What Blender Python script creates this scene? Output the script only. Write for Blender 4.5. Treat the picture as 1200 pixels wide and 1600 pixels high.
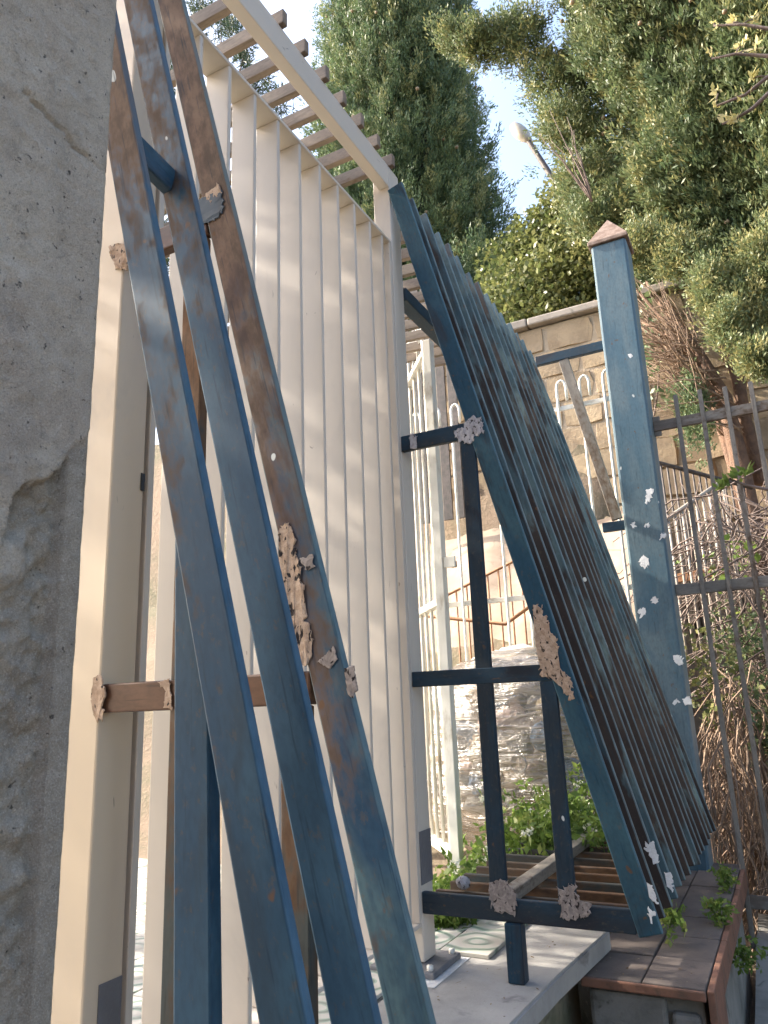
import bpy, bmesh, math, random
import numpy as np
from mathutils import Matrix, Vector, noise as mnoise

# ------------------------------------------------------------------ camera, sky, sun, exposure
scene = bpy.context.scene
for o in list(bpy.data.objects): bpy.data.objects.remove(o)
RC = np.array([[0.8831, 0.4677, -0.0378], [0.1482, -0.2016, 0.9682], [0.4452, -0.8606, -0.2473]])
U_, S_, W_ = np.linalg.svd(RC); RC = U_ @ W_            # columns: world axes seen from the camera
FPX = 1170.0                                            # focal length for a 1200 x 1600 frame
cam_d = bpy.data.cameras.new('camera'); cam = bpy.data.objects.new('camera', cam_d)
scene.collection.objects.link(cam); scene.camera = cam
cam.matrix_world = Matrix(RC.T.tolist()).to_4x4()
cam_d.sensor_fit = 'VERTICAL'; cam_d.sensor_height = 24.0; cam_d.lens = FPX / 1600 * 24
cam_d.clip_start = 0.02; cam_d.clip_end = 2000
cam_d.dof.use_dof = True; cam_d.dof.focus_distance = 1.6; cam_d.dof.aperture_fstop = 16.0

TO_SUN = Vector((-0.80, -0.11, 0.55)).normalized()
world = bpy.data.worlds.new('World'); scene.world = world; world.use_nodes = True
wn = world.node_tree.nodes; wl = world.node_tree.links
sky = wn.new('ShaderNodeTexSky'); sky.sky_type = 'NISHITA'; sky.sun_disc = False
sky.sun_elevation = math.asin(TO_SUN.z); sky.sun_rotation = math.atan2(TO_SUN.x, TO_SUN.y)
sky.air_density = 1.0; sky.dust_density = 4.0; sky.ozone_density = 1.0
bg = wn['Background']; bg.inputs['Strength'].default_value = 0.15
wl.new(sky.outputs['Color'], bg.inputs['Color'])
sun_d = bpy.data.lights.new('sun', 'SUN'); sun = bpy.data.objects.new('sun', sun_d)
scene.collection.objects.link(sun)
sun_d.energy = 3.0; sun_d.angle = math.radians(0.6); sun_d.color = (1.0, 0.91, 0.78)
sun.rotation_euler = TO_SUN.to_track_quat('Z', 'Y').to_euler()
scene.view_settings.view_transform = 'Standard'; scene.view_settings.look = 'None'
scene.view_settings.exposure = 2.15; scene.view_settings.gamma = 1.0
scene.view_settings.use_curve_mapping = False
scene.cycles.max_bounces = 8; scene.cycles.transparent_max_bounces = 16

# ------------------------------------------------------------------ helpers
rnd = random.Random(7); nr = np.random.default_rng(11)
COL = scene.collection
WM = {}
def link(o, parent=None, M=None):
    COL.objects.link(o)
    M = M if M is not None else Matrix.Identity(4)
    if parent is not None:
        o.parent = parent; o.matrix_basis = WM[parent.name].inverted() @ M
    else:
        o.matrix_basis = M
    WM[o.name] = M
    return o
def tag(o, label=None, cat=None, group=None, kind=None):
    if label: o['label'] = label
    if cat: o['category'] = cat
    if group: o['group'] = group
    if kind: o['kind'] = kind
    return o
def thing(name, loc, label, cat, group=None):
    e = bpy.data.objects.new(name, None); e.empty_display_size = 0.1
    link(e, None, Matrix.Translation(loc)); return tag(e, label, cat, group)
def mesh_obj(name, me, mat, parent=None, M=None):
    o = bpy.data.objects.new(name, me)
    if mat and not me.materials: me.materials.append(mat)
    elif mat and me.materials[0] is not mat:
        me = me.copy(); o.data = me; me.materials[0] = mat
    return link(o, parent, M)
def np_mesh(name, V, F, smooth=False, tint=None):
    V = np.asarray(V, dtype=np.float32); F = np.asarray(F, dtype=np.int32)
    me = bpy.data.meshes.new(name); k = F.shape[1]
    me.vertices.add(len(V)); me.vertices.foreach_set('co', V.ravel())
    me.loops.add(F.size); me.loops.foreach_set('vertex_index', F.ravel())
    me.polygons.add(len(F)); me.polygons.foreach_set('loop_start', np.arange(0, F.size, k, dtype=np.int32))
    me.polygons.foreach_set('loop_total', np.full(len(F), k, dtype=np.int32))
    if smooth: me.polygons.foreach_set('use_smooth', np.ones(len(F), dtype=bool))
    if tint is not None:
        a = me.attributes.new('tint', 'FLOAT', 'POINT'); a.data.foreach_set('value', np.asarray(tint, dtype=np.float32))
    me.update(calc_edges=True); return me
def at(px, py, X=None, Y=None, Z=None):
    r = RC.T @ np.array([px - 600, 800 - py, -FPX])
    t = X / r[0] if X is not None else Y / r[1] if Y is not None else Z / r[2]
    return Vector((r * t).tolist())
_tubes = {}
def tube_mesh(w, t, L, bev=0.003):
    """tube with its length along local Z from 0 to L, w along X, t along Y, centred"""
    key = (round(w, 4), round(t, 4), round(L, 4), bev)
    if key in _tubes: return _tubes[key]
    bm = bmesh.new(); bmesh.ops.create_cube(bm, size=1)
    for v in bm.verts: v.co = Vector((v.co.x * w, v.co.y * t, (v.co.z + 0.5) * L))
    if bev:
        bmesh.ops.bevel(bm, geom=bm.edges[:], offset=min(bev, w * .4, t * .4), segments=2, affect='EDGES', profile=0.5)
    me = bpy.data.meshes.new('tube'); bm.to_mesh(me); bm.free(); _tubes[key] = me; return me
def bar(name, parent, p0, p1, w, t, mat, wdir=(1, 0, 0), bev=0.003):
    """bar from p0 to p1, cross-section w along wdir, t across"""
    p0 = Vector(p0); p1 = Vector(p1); z = (p1 - p0); L = z.length; z.normalize()
    x = Vector(wdir); x = (x - z * x.dot(z)).normalized(); y = z.cross(x)
    M = Matrix(((x.x, y.x, z.x, p0.x), (x.y, y.y, z.y, p0.y), (x.z, y.z, z.z, p0.z), (0, 0, 0, 1)))
    return mesh_obj(name, tube_mesh(w, t, L, bev), mat, parent, M)
def box(name, parent, lo, hi, mat, bev=0.004):
    lo = Vector(lo); hi = Vector(hi); c = (lo + hi) / 2
    return mesh_obj(name, tube_mesh(hi.x - lo.x, hi.y - lo.y, hi.z - lo.z, bev), mat, parent, Matrix.Translation((c.x, c.y, lo.z)))
def pipe_mesh(paths, sides=7):
    """paths: list of (points, radii); returns one mesh of round pipes (world coordinates)"""
    V = []; F = []
    for pts, rad in paths:
        pts = [Vector(p) for p in pts]; n = len(pts)
        if not hasattr(rad, '__len__'): rad = [rad] * n
        b = len(V); ref = None
        for i, p in enumerate(pts):
            d = (pts[min(i + 1, n - 1)] - pts[max(i - 1, 0)]).normalized()
            if ref is None:
                ref = Vector((0, 0, 1)) if abs(d.z) < .9 else Vector((1, 0, 0))
            u = d.cross(ref).normalized(); ref = u.cross(d).normalized(); v = ref
            for k in range(sides):
                a = 2 * math.pi * k / sides
                V.append(p + (u * math.cos(a) + v * math.sin(a)) * rad[i])
        for i in range(n - 1):
            for k in range(sides):
                a0 = b + i * sides + k; a1 = b + i * sides + (k + 1) % sides
                F.append((a0, a1, a1 + sides, a0 + sides))
        for s, end in ((0, b), (1, b + (n - 1) * sides)):
            for k in range(1, sides - 1, 2):
                q = [end, end + k, end + k + 1, end + (k + 2) % sides if k + 2 < sides else end]
                if len(set(q)) == 4: F.append(tuple(q if s else q[::-1]))
    return np_mesh('pipe', V, F, True)
def pipe(name, parent, pts, rad, mat, sides=7):
    return mesh_obj(name, pipe_mesh([(pts, rad)], sides), mat, parent, Matrix.Identity(4))
def wander(p0, p1, amp, n, seed):
    p0 = Vector(p0); p1 = Vector(p1); r = random.Random(seed); off = Vector((r.random() * 50, r.random() * 50, r.random() * 50))
    out = []
    for i in range(n + 1):
        u = i / n; q = p0.lerp(p1, u); s = math.sin(math.pi * min(u * 1.3, 1) * .5)
        out.append(q + mnoise.noise_vector(off + Vector((u * 3, 0, 0))) * amp * s)
    return out

# ------------------------------------------------------------------ material helpers
class NT:
    def __init__(s, name):
        s.m = bpy.data.materials.new(name); s.m.use_nodes = True; s.t = s.m.node_tree
        s.p = s.t.nodes['Principled BSDF']; s.out = s.t.nodes['Material Output']
    def n(s, typ, **kw):
        nd = s.t.nodes.new('ShaderNode' + typ)
        for k, v in kw.items(): setattr(nd, k, v)
        return nd
    def l(s, a, b): s.t.links.new(a, b)
    def val(s, sock, v):
        if hasattr(v, 'is_linked') or hasattr(v, 'links'): s.l(v, sock)
        else: sock.default_value = v
    def math(s, op, a, b=0.0, c=None, clamp=False):
        nd = s.n('Math', operation=op, use_clamp=clamp); s.val(nd.inputs[0], a); s.val(nd.inputs[1], b)
        if c is not None: s.val(nd.inputs[2], c)
        return nd.outputs[0]
    def coord(s, scale=(1, 1, 1), rand=True, kind='Object', off=(0, 0, 0)):
        tc = s.n('TexCoord'); mp = s.n('Mapping'); s.l(tc.outputs[kind], mp.inputs[0]); mp.inputs['Scale'].default_value = scale
        mp.inputs['Location'].default_value = off
        if rand:
            oi = s.n('ObjectInfo'); ad = s.n('VectorMath', operation='ADD')
            m = s.math('MULTIPLY', oi.outputs['Random'], 57.0); cb = s.n('CombineXYZ')
            s.l(m, cb.inputs[0]); s.l(m, cb.inputs[1]); s.l(m, cb.inputs[2])
            s.l(mp.outputs[0], ad.inputs[0]); s.l(cb.outputs[0], ad.inputs[1]); return ad.outputs[0]
        return mp.outputs[0]
    def noise(s, vec, scale, detail=4, rough=.55, dist=0):
        nd = s.n('TexNoise'); s.l(vec, nd.inputs['Vector']); nd.inputs['Scale'].default_value = scale
        nd.inputs['Detail'].default_value = detail; nd.inputs['Roughness'].default_value = rough; nd.inputs['Distortion'].default_value = dist
        return nd.outputs['Fac']
    def step(s, v, a, b):
        nd = s.n('MapRange', interpolation_type='SMOOTHSTEP'); s.val(nd.inputs['Value'], v)
        nd.inputs['From Min'].default_value = a; nd.inputs['From Max'].default_value = b; return nd.outputs[0]
    def mix(s, f, a, b):
        nd = s.n('Mix', data_type='RGBA'); s.val(nd.inputs[0], f)
        for i, c in ((6, a), (7, b)):
            if isinstance(c, tuple): nd.inputs[i].default_value = (*c, 1) if len(c) == 3 else c
            else: s.l(c, nd.inputs[i])
        return nd.outputs[2]
    def bump(s, h, strength=.3, dist=.01, prev=None):
        b = s.n('Bump'); b.inputs['Strength'].default_value = strength; b.inputs['Distance'].default_value = dist
        s.l(h, b.inputs['Height']); 
        if prev is not None: s.l(prev, b.inputs['Normal'])
        return b.outputs[0]
    def fin(s, col, rough=.5, normal=None, metal=0., spec=.5):
        if isinstance(col, tuple): s.p.inputs['Base Color'].default_value = (*col, 1)
        else: s.l(col, s.p.inputs['Base Color'])
        s.val(s.p.inputs['Roughness'], rough); s.p.inputs['Metallic'].default_value = metal
        s.p.inputs['Specular IOR Level'].default_value = spec
        if normal is not None: s.l(normal, s.p.inputs['Normal'])
        return s.m

def m_oldpaint(name, blue, blue2, rust, dark, b0, b1, L, dark_amt=.5, rough=.50, chips=True, dbias=(0., 0.), hw=.0285, dvar=0., spec=.22):
    """weathered blue paint; rust share runs from b0 at the foot of the bar to b1 at its head"""
    t = NT(name); v = t.coord((1, 1, .22)); vf = t.coord((1, 1, .5))
    tc = t.n('TexCoord'); sp = t.n('SeparateXYZ'); t.l(tc.outputs['Object'], sp.inputs[0])
    g = t.math('MULTIPLY_ADD', sp.outputs[2], (b1 - b0) / L, b0)
    n1 = t.noise(v, 9, 5, .6, .6); n2 = t.noise(vf, 45, 4, .6); n3 = t.noise(v, 3.5, 3, .5, .4); n4 = t.noise(vf, 120, 3)
    paint = t.mix(t.step(n1, .38, .62), blue, blue2)
    paint = t.mix(t.math('MULTIPLY', t.step(n4, .35, .75), .35), paint, tuple(c * .55 for c in blue))
    r = t.math('ADD', t.math('ADD', t.math('MULTIPLY', n3, .65), t.math('MULTIPLY', n2, .35)), g)
    rm = t.step(r, .74, .86)
    rc = t.mix(t.step(n2, .3, .7), rust, tuple(c * .5 for c in rust))
    col = t.mix(t.math('MULTIPLY', rm, .88), paint, rc)
    nd = t.noise(t.coord((1.3, 1.3, .35), off=(3, 7, 1)), 5, 5, .65, .5)
    oi = t.n('ObjectInfo'); rb = t.math('MULTIPLY_ADD', oi.outputs['Random'], dvar, -dvar / 2)
    dg = t.math('ADD', rb, t.math('MULTIPLY_ADD', sp.outputs[2], (dbias[1] - dbias[0]) / L, dbias[0]))
    dm = t.math('MULTIPLY', t.step(t.math('ADD', nd, dg), .52, .62), dark_amt)
    col = t.mix(dm, col, dark)
    if chips:
        sp2 = t.noise(vf, 28, 1, .4); cm = t.step(sp2, .79, .80)
        col = t.mix(cm, col, (.55, .57, .55))
        sp3 = t.noise(t.coord((1, 1, .8), off=(9, 2, 4)), 34, 2, .5); col = t.mix(t.math('MULTIPLY', t.step(sp3, .69, .77), .8), col, (.13, .065, .03))
        sp4 = t.noise(t.coord((1, 1, .6), off=(1, 6, 8)), 85, 4, .7); col = t.mix(t.math('MULTIPLY', t.step(sp4, .56, .70), .45), col, (.10, .075, .055))
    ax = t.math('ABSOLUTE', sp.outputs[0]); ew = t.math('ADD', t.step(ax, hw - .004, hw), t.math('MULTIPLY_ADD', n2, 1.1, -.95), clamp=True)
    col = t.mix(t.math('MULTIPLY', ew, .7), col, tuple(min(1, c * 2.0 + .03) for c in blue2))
    sc_ = t.noise(t.coord((1, 1, .06), off=(2, 5, 3)), 150, 2, .6); col = t.mix(t.math('MULTIPLY', t.step(sc_, .58, .72), .5), col, tuple(c * .45 for c in blue))
    nb = t.bump(n4, .10, .0015); nb = t.bump(rm, .10, .0005, nb)
    ro = t.math('ADD', t.math('MULTIPLY', rm, .3), rough)
    return t.fin(col, ro, nb, 0., spec)
def m_cream(name, c1=(.60, .53, .45), c2=(.53, .475, .415), grime=.5):
    t = NT(name); v = t.coord((1, 1, .35)); n = t.noise(v, 4, 4, .6, .4); f = t.noise(v, 60, 3)
    col = t.mix(t.step(n, .35, .7), c1, c2)
    g = t.noise(t.coord((1, 1, .5), off=(4, 4, 4)), 3.2, 5, .65, .8)
    col = t.mix(t.math('MULTIPLY', t.step(g, .56, .78), grime), col, (.30, .27, .25))
    s = t.noise(t.coord((1.6, 1.6, .5), off=(1, 8, 4)), 30, 2, .5, 1.2)
    col = t.mix(t.math('MULTIPLY', t.step(s, .74, .78), .55), col, (.10, .08, .07))
    return t.fin(col, .42, t.bump(f, .06, .002), 0, .4)
def m_metal_white(name):
    t = NT(name); v = t.coord((1, 1, .4)); n = t.noise(v, 14, 5, .6)
    col = t.mix(t.step(n, .55, .72), (.74, .72, .66), (.42, .36, .28))
    return t.fin(col, .4, None)
def m_simple(name, c1, c2, scale=10, rough=.8, bump=.3, bdist=.01, detail=5, rand=True, lo=.35, hi=.68):
    t = NT(name); v = t.coord(rand=rand); n = t.noise(v, scale, detail, .6); f = t.noise(v, scale * 6, 3)
    return t.fin(t.mix(t.step(n, lo, hi), c1, c2), rough, t.bump(f, bump, bdist))
def m_leaf(name, a, b, c, trans=.3, rough=.5):
    t = NT(name); at_ = t.n('Attribute', attribute_name='tint'); f = at_.outputs['Fac']
    col = t.mix(t.step(f, 0, .55), a, b); col = t.mix(t.step(f, .6, 1.), col, c)
    t.fin(col, rough, None, 0, .35)
    tr = t.n('BsdfTranslucent'); t.l(col, tr.inputs['Color']); mx = t.n('MixShader'); mx.inputs[0].default_value = trans
    t.l(t.p.outputs[0], mx.inputs[1]); t.l(tr.outputs[0], mx.inputs[2]); t.l(mx.outputs[0], t.out.inputs['Surface']); return t.m

BLUE = (.015, .052, .100); BLUE2 = (.032, .080, .128); TEAL = (.080, .135, .150); RUST = (.20, .125, .075); DARKB = (.035, .026, .024)
M = {}
M['slat_left'] = m_oldpaint('old_blue_paint_rusting_upward', BLUE, BLUE2, RUST, (.022, .035, .05), .02, .38, 2.7, .5)
M['slat_left_rust'] = m_oldpaint('old_blue_paint_mostly_rusted', BLUE, TEAL, (.21, .13, .085), (.05, .035, .04), .03, .50, 2.7, .6)
M['slat_right'] = m_oldpaint('old_teal_paint_streaked', (.045, .085, .108), (.105, .155, .168), (.085, .060, .045), DARKB, .17, .22, 2.4, .96, .45, True, (.165, .0), .0285, .12)
M['slat_right_front'] = m_oldpaint('old_teal_paint_front', (.018, .062, .100), (.040, .092, .118), (.06, .045, .04), (.03, .03, .035), .04, .14, 2.4, .8, .45, True, (.06, -.01))
M['upright'] = m_oldpaint('dark_scorched_paint', (.016, .045, .075), (.025, .035, .045), (.07, .045, .03), (.022, .022, .028), .06, .12, 1.5, .75)
M['upright_rust'] = m_oldpaint('brown_rusted_upright', (.05, .06, .06), (.09, .06, .04), (.19, .10, .05), (.05, .035, .028), .25, .45, 1.6, .3, .5, False)
M['strut_brown'] = m_oldpaint('bare_brown_steel', (.085, .045, .030), (.12, .060, .036), (.15, .075, .04), (.05, .035, .03), .15, .25, .5, .4, .35, False)
M['strut_blue'] = m_oldpaint('blue_tie', BLUE, BLUE2, RUST, (.03, .03, .04), .0, .15, .4, .4)
M['pillar_blue'] = m_oldpaint('blue_steel_post', (.080, .140, .180), (.120, .170, .195), (.16, .13, .10), (.040, .085, .130), -.06, .03, 3.3, .35, .42, True, (0., 0.), .093)
M['cream'] = m_cream('cream_gate_paint'); M['cream_warm_bounce'] = m_cream('cream_painted_warm_bounce', (.62, .50, .36), (.55, .45, .345), .4)  # hinge post copy is warmed in colour to stand in for bounce light
M['white_metal'] = m_metal_white('white_painted_iron')
M['fence_metal'] = m_oldpaint('flaking_grey_fence', (.17, .155, .135), (.26, .23, .195), (.15, .095, .06), (.09, .065, .05), .20, .24, 2.6, .6, .6)
M['rust_rail'] = m_simple('rusty_stair_rail', (.34, .17, .08), (.22, .11, .06), 20, .7)
M['dark_rail'] = m_simple('dark_iron_rail', (.05, .042, .038), (.10, .08, .07), 20, .6)
M['wood_bar'] = m_oldpaint('weathered_overhead_bar', (.20, .16, .125), (.26, .20, .15), (.22, .13, .085), (.10, .075, .06), .1, .15, 1.5, .4, .6, False)
M['cap'] = m_simple('rusted_cap', (.25, .185, .15), (.15, .095, .07), 26, .8)
M['primer'] = m_simple('grey_primer', (.12, .12, .13), (.16, .16, .17), 12, .6)
def m_filler(name, c1, c2, c3):
    t = NT(name); v = t.coord(); n = t.noise(v, 55, 5, .65, .8); f = t.noise(v, 190, 4, .7); p = t.noise(t.coord((1, 1, .55)), 120, 2, .5, .5)
    col = t.mix(t.step(n, .38, .62), c1, c2); col = t.mix(t.math('MULTIPLY', t.step(f, .5, .7), .5), col, c3); col = t.mix(t.step(p, .60, .66), col, (.025, .02, .02))
    nb = t.bump(f, .7, .003); nb = t.bump(t.step(p, .56, .66), -.8, .003, nb); return t.fin(col, .8, nb, 0, .25)
M['weld'] = m_filler('putty_and_weld_spatter', (.52, .385, .285), (.38, .265, .185), (.22, .14, .095))
M['weld_pale'] = m_filler('pale_filler', (.46, .44, .45), (.33, .31, .32), (.20, .18, .18))
M['weld_grey'] = m_filler('grey_pink_filler', (.34, .29, .265), (.22, .185, .17), (.12, .10, .09))
M['whitepaint'] = m_simple('white_spilled_paint', (.75, .75, .74), (.6, .6, .6), 20, .5)
# ------------------------------------------------------------------ ground and terraces
SLAB = -0.715
def fbm(x, y, z=0., o=4):
    return mnoise.fractal(Vector((x, y, z)), 1.0, 2.0, o)
def m_ground():
    t = NT('dry_soil_and_litter'); v = t.coord(rand=False, kind='Object'); n = t.noise(v, 1.2, 6, .65); f = t.noise(v, 25, 5, .7)
    col = t.mix(t.step(n, .4, .65), (.20, .145, .10), (.11, .10, .06)); col = t.mix(t.step(f, .5, .75), col, (.28, .21, .15))
    return t.fin(col, .95, t.bump(f, .6, .03))
M['ground'] = m_ground()
def ground_h(x, y):
    h = -1.25
    # terrace carrying the patio, the slab and the weeds behind it
    a = max(0, min(1, (-0.62 - x) / .1)) * max(0, min(1, (4.1 - y) / .3))
    h = max(h, -1.25 + a * (.74 - .26))if y < 4.4 else h
    if x < -0.62 and y < 4.1: h = -0.80
    # sunlit bank climbing to the foot of the stone wall
    if y >= 3.9:
        u = max(0, min(1, (y - 3.9) / 2.4)); lx = max(0, min(1, (-0.55 - x) / .8))
        h = max(h, -0.80 + u * (2.0 * lx + .35 * (1 - lx)) - (1 - lx) * .5)
    if y > 6.6 and x > -7: h = 3.25
    if x < -7: h = -.85
    return h
xs = np.concatenate([np.linspace(-250, -12, 8), np.arange(-10, 6.01, .2), np.linspace(8, 250, 8)])
ys = np.concatenate([np.linspace(-250, -6, 8), np.arange(-4, 9.01, .2), np.linspace(11, 300, 9)])
V = []; F = []
for j, y in enumerate(ys):
    for i, x in enumerate(xs):
        near = -10 <= x <= 6 and -4 <= y <= 9
        V.append((x, y, ground_h(x, y) + (.05 * fbm(x * 1.7, y * 1.7) if near and y > 3.9 else 0)))
nx = len(xs)
for j in range(len(ys) - 1):
    for i in range(nx - 1): F.append((j * nx + i, j * nx + i + 1, (j + 1) * nx + i + 1, (j + 1) * nx + i))
tag(mesh_obj('ground', np_mesh('ground', V, F, False), M['ground']), kind='structure')

def m_concrete(name, c1, c2, stain, sc=3., rough=.85):
    t = NT(name); v = t.coord(rand=False); n = t.noise(v, sc, 6, .65, .3); f = t.noise(v, 70, 5, .7); s = t.noise(v, sc * 2.3, 4, .6, .8)
    col = t.mix(t.step(n, .38, .66), c1, c2); col = t.mix(t.math('MULTIPLY', t.step(s, .56, .72), .7), col, stain)
    col = t.mix(t.math('MULTIPLY', t.step(f, .55, .75), .3), col, tuple(c * .5 for c in c2))
    return t.fin(col, rough, t.bump(f, .3, .006))
M['slab'] = m_concrete('worn_concrete_slab', (.37, .355, .335), (.28, .27, .255), (.13, .125, .125))
M['masonry'] = m_concrete('mossy_grey_render', (.26, .25, .23), (.16, .16, .145), (.06, .065, .05), 5)
M['mossy'] = m_concrete('mossy_slab_side', (.25, .22, .16), (.14, .14, .085), (.07, .07, .05), 6)
def slab_mesh():
    bm = bmesh.new(); pts = [(-1.02, -.6), (-.70, -.6), (-.672, 1.83), (-.655, 2.17), (-.615, 2.62), (-1.02, 2.66)]
    vs = [bm.verts.new((x, y, SLAB - .06)) for x, y in pts]; f = bm.faces.new(vs)
    r = bmesh.ops.extrude_face_region(bm, geom=[f])
    for v in r['geom']:
        if isinstance(v, bmesh.types.BMVert): v.co.z = SLAB
    bmesh.ops.recalc_face_normals(bm, faces=bm.faces[:])
    bmesh.ops.bevel(bm, geom=bm.edges[:], offset=.006, segments=2, affect='EDGES')
    me = bpy.data.meshes.new('slab'); bm.to_mesh(me); bm.free(); return me
tag(mesh_obj('concrete_slab', slab_mesh(), M['slab']), kind='structure')
tag(box('slab_base', None, (-1.0, -.6, -1.4), (-.72, 2.58, SLAB - .061), M['mossy']), kind='structure')
# patterned tile patio behind the gate; each tile a piece
def m_tile():
    t = NT('green_scroll_cement_tile'); tc = t.n('TexCoord'); mp = t.n('Mapping'); t.l(tc.outputs['Object'], mp.inputs[0]); mp.inputs['Scale'].default_value = (5, 5, 5)
    wv = t.n('TexWave', wave_type='RINGS', rings_direction='SPHERICAL'); t.l(mp.outputs[0], wv.inputs[0]); wv.inputs['Scale'].default_value = 1.1; wv.inputs['Distortion'].default_value = 5.5; wv.inputs['Detail'].default_value = 1; wv.inputs['Detail Scale'].default_value = 1.3
    b = t.step(wv.outputs['Fac'], .62, .72); b2 = t.step(wv.outputs['Fac'], .9, .93)
    col = t.mix(b, (.50, .48, .43), (.27, .36, .28)); col = t.mix(b2, col, (.16, .20, .17))
    n = t.noise(t.coord(), 9, 5); col = t.mix(t.math('MULTIPLY', t.step(n, .42, .68), .75), col, (.34, .31, .27))
    return t.fin(col, .55)
M['tile'] = m_tile(); M['grout'] = m_simple('grout', (.28, .26, .23), (.2, .19, .17), 20)
patio = box('patio', None, (-4.9, -1.0, -.80), (-1.025, 3.0, SLAB - .004), M['grout'], 0); tag(patio, kind='structure')
for i in range(19):
    for j in range(20):
        x1 = -1.03 - i * .202; y0 = -.98 + j * .2
        if y0 > 2.9: continue
        box('tile', patio, (x1 - .197, y0, SLAB - .003), (x1, y0 + .196, SLAB + .006 + rnd.random() * .002), M['tile'], .002)
for x0, y0 in ((-1.02, 2.22), (-1.02, 2.42)):
    box('tile', patio, (x0, y0, SLAB + .0005), (x0 + .15, y0 + .195, SLAB + .012), M['tile'], .002)
# terracotta topped step
M['terra'] = m_concrete('dirty_terracotta_tile', (.150, .120, .105), (.105, .088, .080), (.05, .046, .045), 7, .8)
M['terra_edge'] = m_concrete('terracotta_edge', (.24, .115, .075), (.17, .09, .06), (.09, .065, .05), 14, .7)
M['blockgrey'] = m_concrete('grey_stone_block', (.23, .22, .20), (.15, .145, .13), (.06, .06, .05), 8)
step_ = thing('masonry_step', (-.48, 2.4, -1.4), 'low masonry step topped with dirty terracotta tiles, right of the concrete slab', 'step')
box('core', step_, (-.645, 2.42, -1.4), (-.335, 3.88, -.80), M['masonry'])
yy = 2.385
while yy < 3.8:
    ln = .235
    for (xa, xb) in ((-.655, -.49), (-.486, -.322)):
        box('tile', step_, (xa, yy, -.799), (xb, yy + ln - .004, -.775 + rnd.uniform(-.003, .003)), M['terra'], .003)
    box('edge_tile', step_, (-.3195, yy, -.93 if yy < 2.5 else -.86), (-.301, yy + ln - .004, -.778), M['terra_edge'], .003)
    yy += ln
box('edge_tile', step_, (-.655, 2.372, -.803), (-.322, 2.3835, -.778), M['terra_edge'], .004)
for (xa, xb, za, zb) in ((-.42, -.345, -.93, -.845), (-.64, -.43, -1.0, -.81), (-.42, -.345, -1.05, -.94), (-.62, -.50, -1.2, -1.01), (-.49, -.35, -1.22, -1.06)):
    box('stone', step_, (xa, 2.385 + rnd.random() * .01, za), (xb, 2.43, zb), M['blockgrey'], .012)
pad = thing('fence_footing', (.1, 3.9, -1.6), 'dark mossy footing wall under the flaking fence at lower right', 'wall')
def footing_mesh():
    V = []; F = []; n = 60; k = 14
    for i in range(n + 1):
        x = -.298 + 2.5 * i / n
        prof = [(2.5, -1.45), (2.55, -1.35), (2.9, -1.25), (3.4, -1.18), (3.7, -1.12), (3.9, -1.09), (4.3, -1.05), (4.4, -1.5)]
        for (y, z) in prof:
            V.append((x, y + .03 * fbm(x * 9, z * 9, y), z + .035 * fbm(x * 6, y * 6, 3)))
    m = len(prof)
    for i in range(n):
        for j in range(m - 1): F.append((i * m + j, (i + 1) * m + j, (i + 1) * m + j + 1, i * m + j + 1))
    return np_mesh('footing', V, F, True)
mesh_obj('bank_face', footing_mesh(), M['masonry'], pad)

M['pale_render'] = m_concrete('pale_garden_wall_render', (.62, .55, .42), (.55, .47, .34), (.40, .30, .17), 2)
gw = thing('garden_wall', (-6.2, 3.0, -.8), 'pale ochre garden wall glimpsed through the gate slats', 'wall')
box('wall_face', gw, (-6.4, -1.0, -.86), (-6.2, 6.3, .35), M['pale_render'], .01)
box('coping', gw, (-6.45, -1.0, .351), (-6.15, 6.3, .42), M['slab'], .01)

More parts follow.
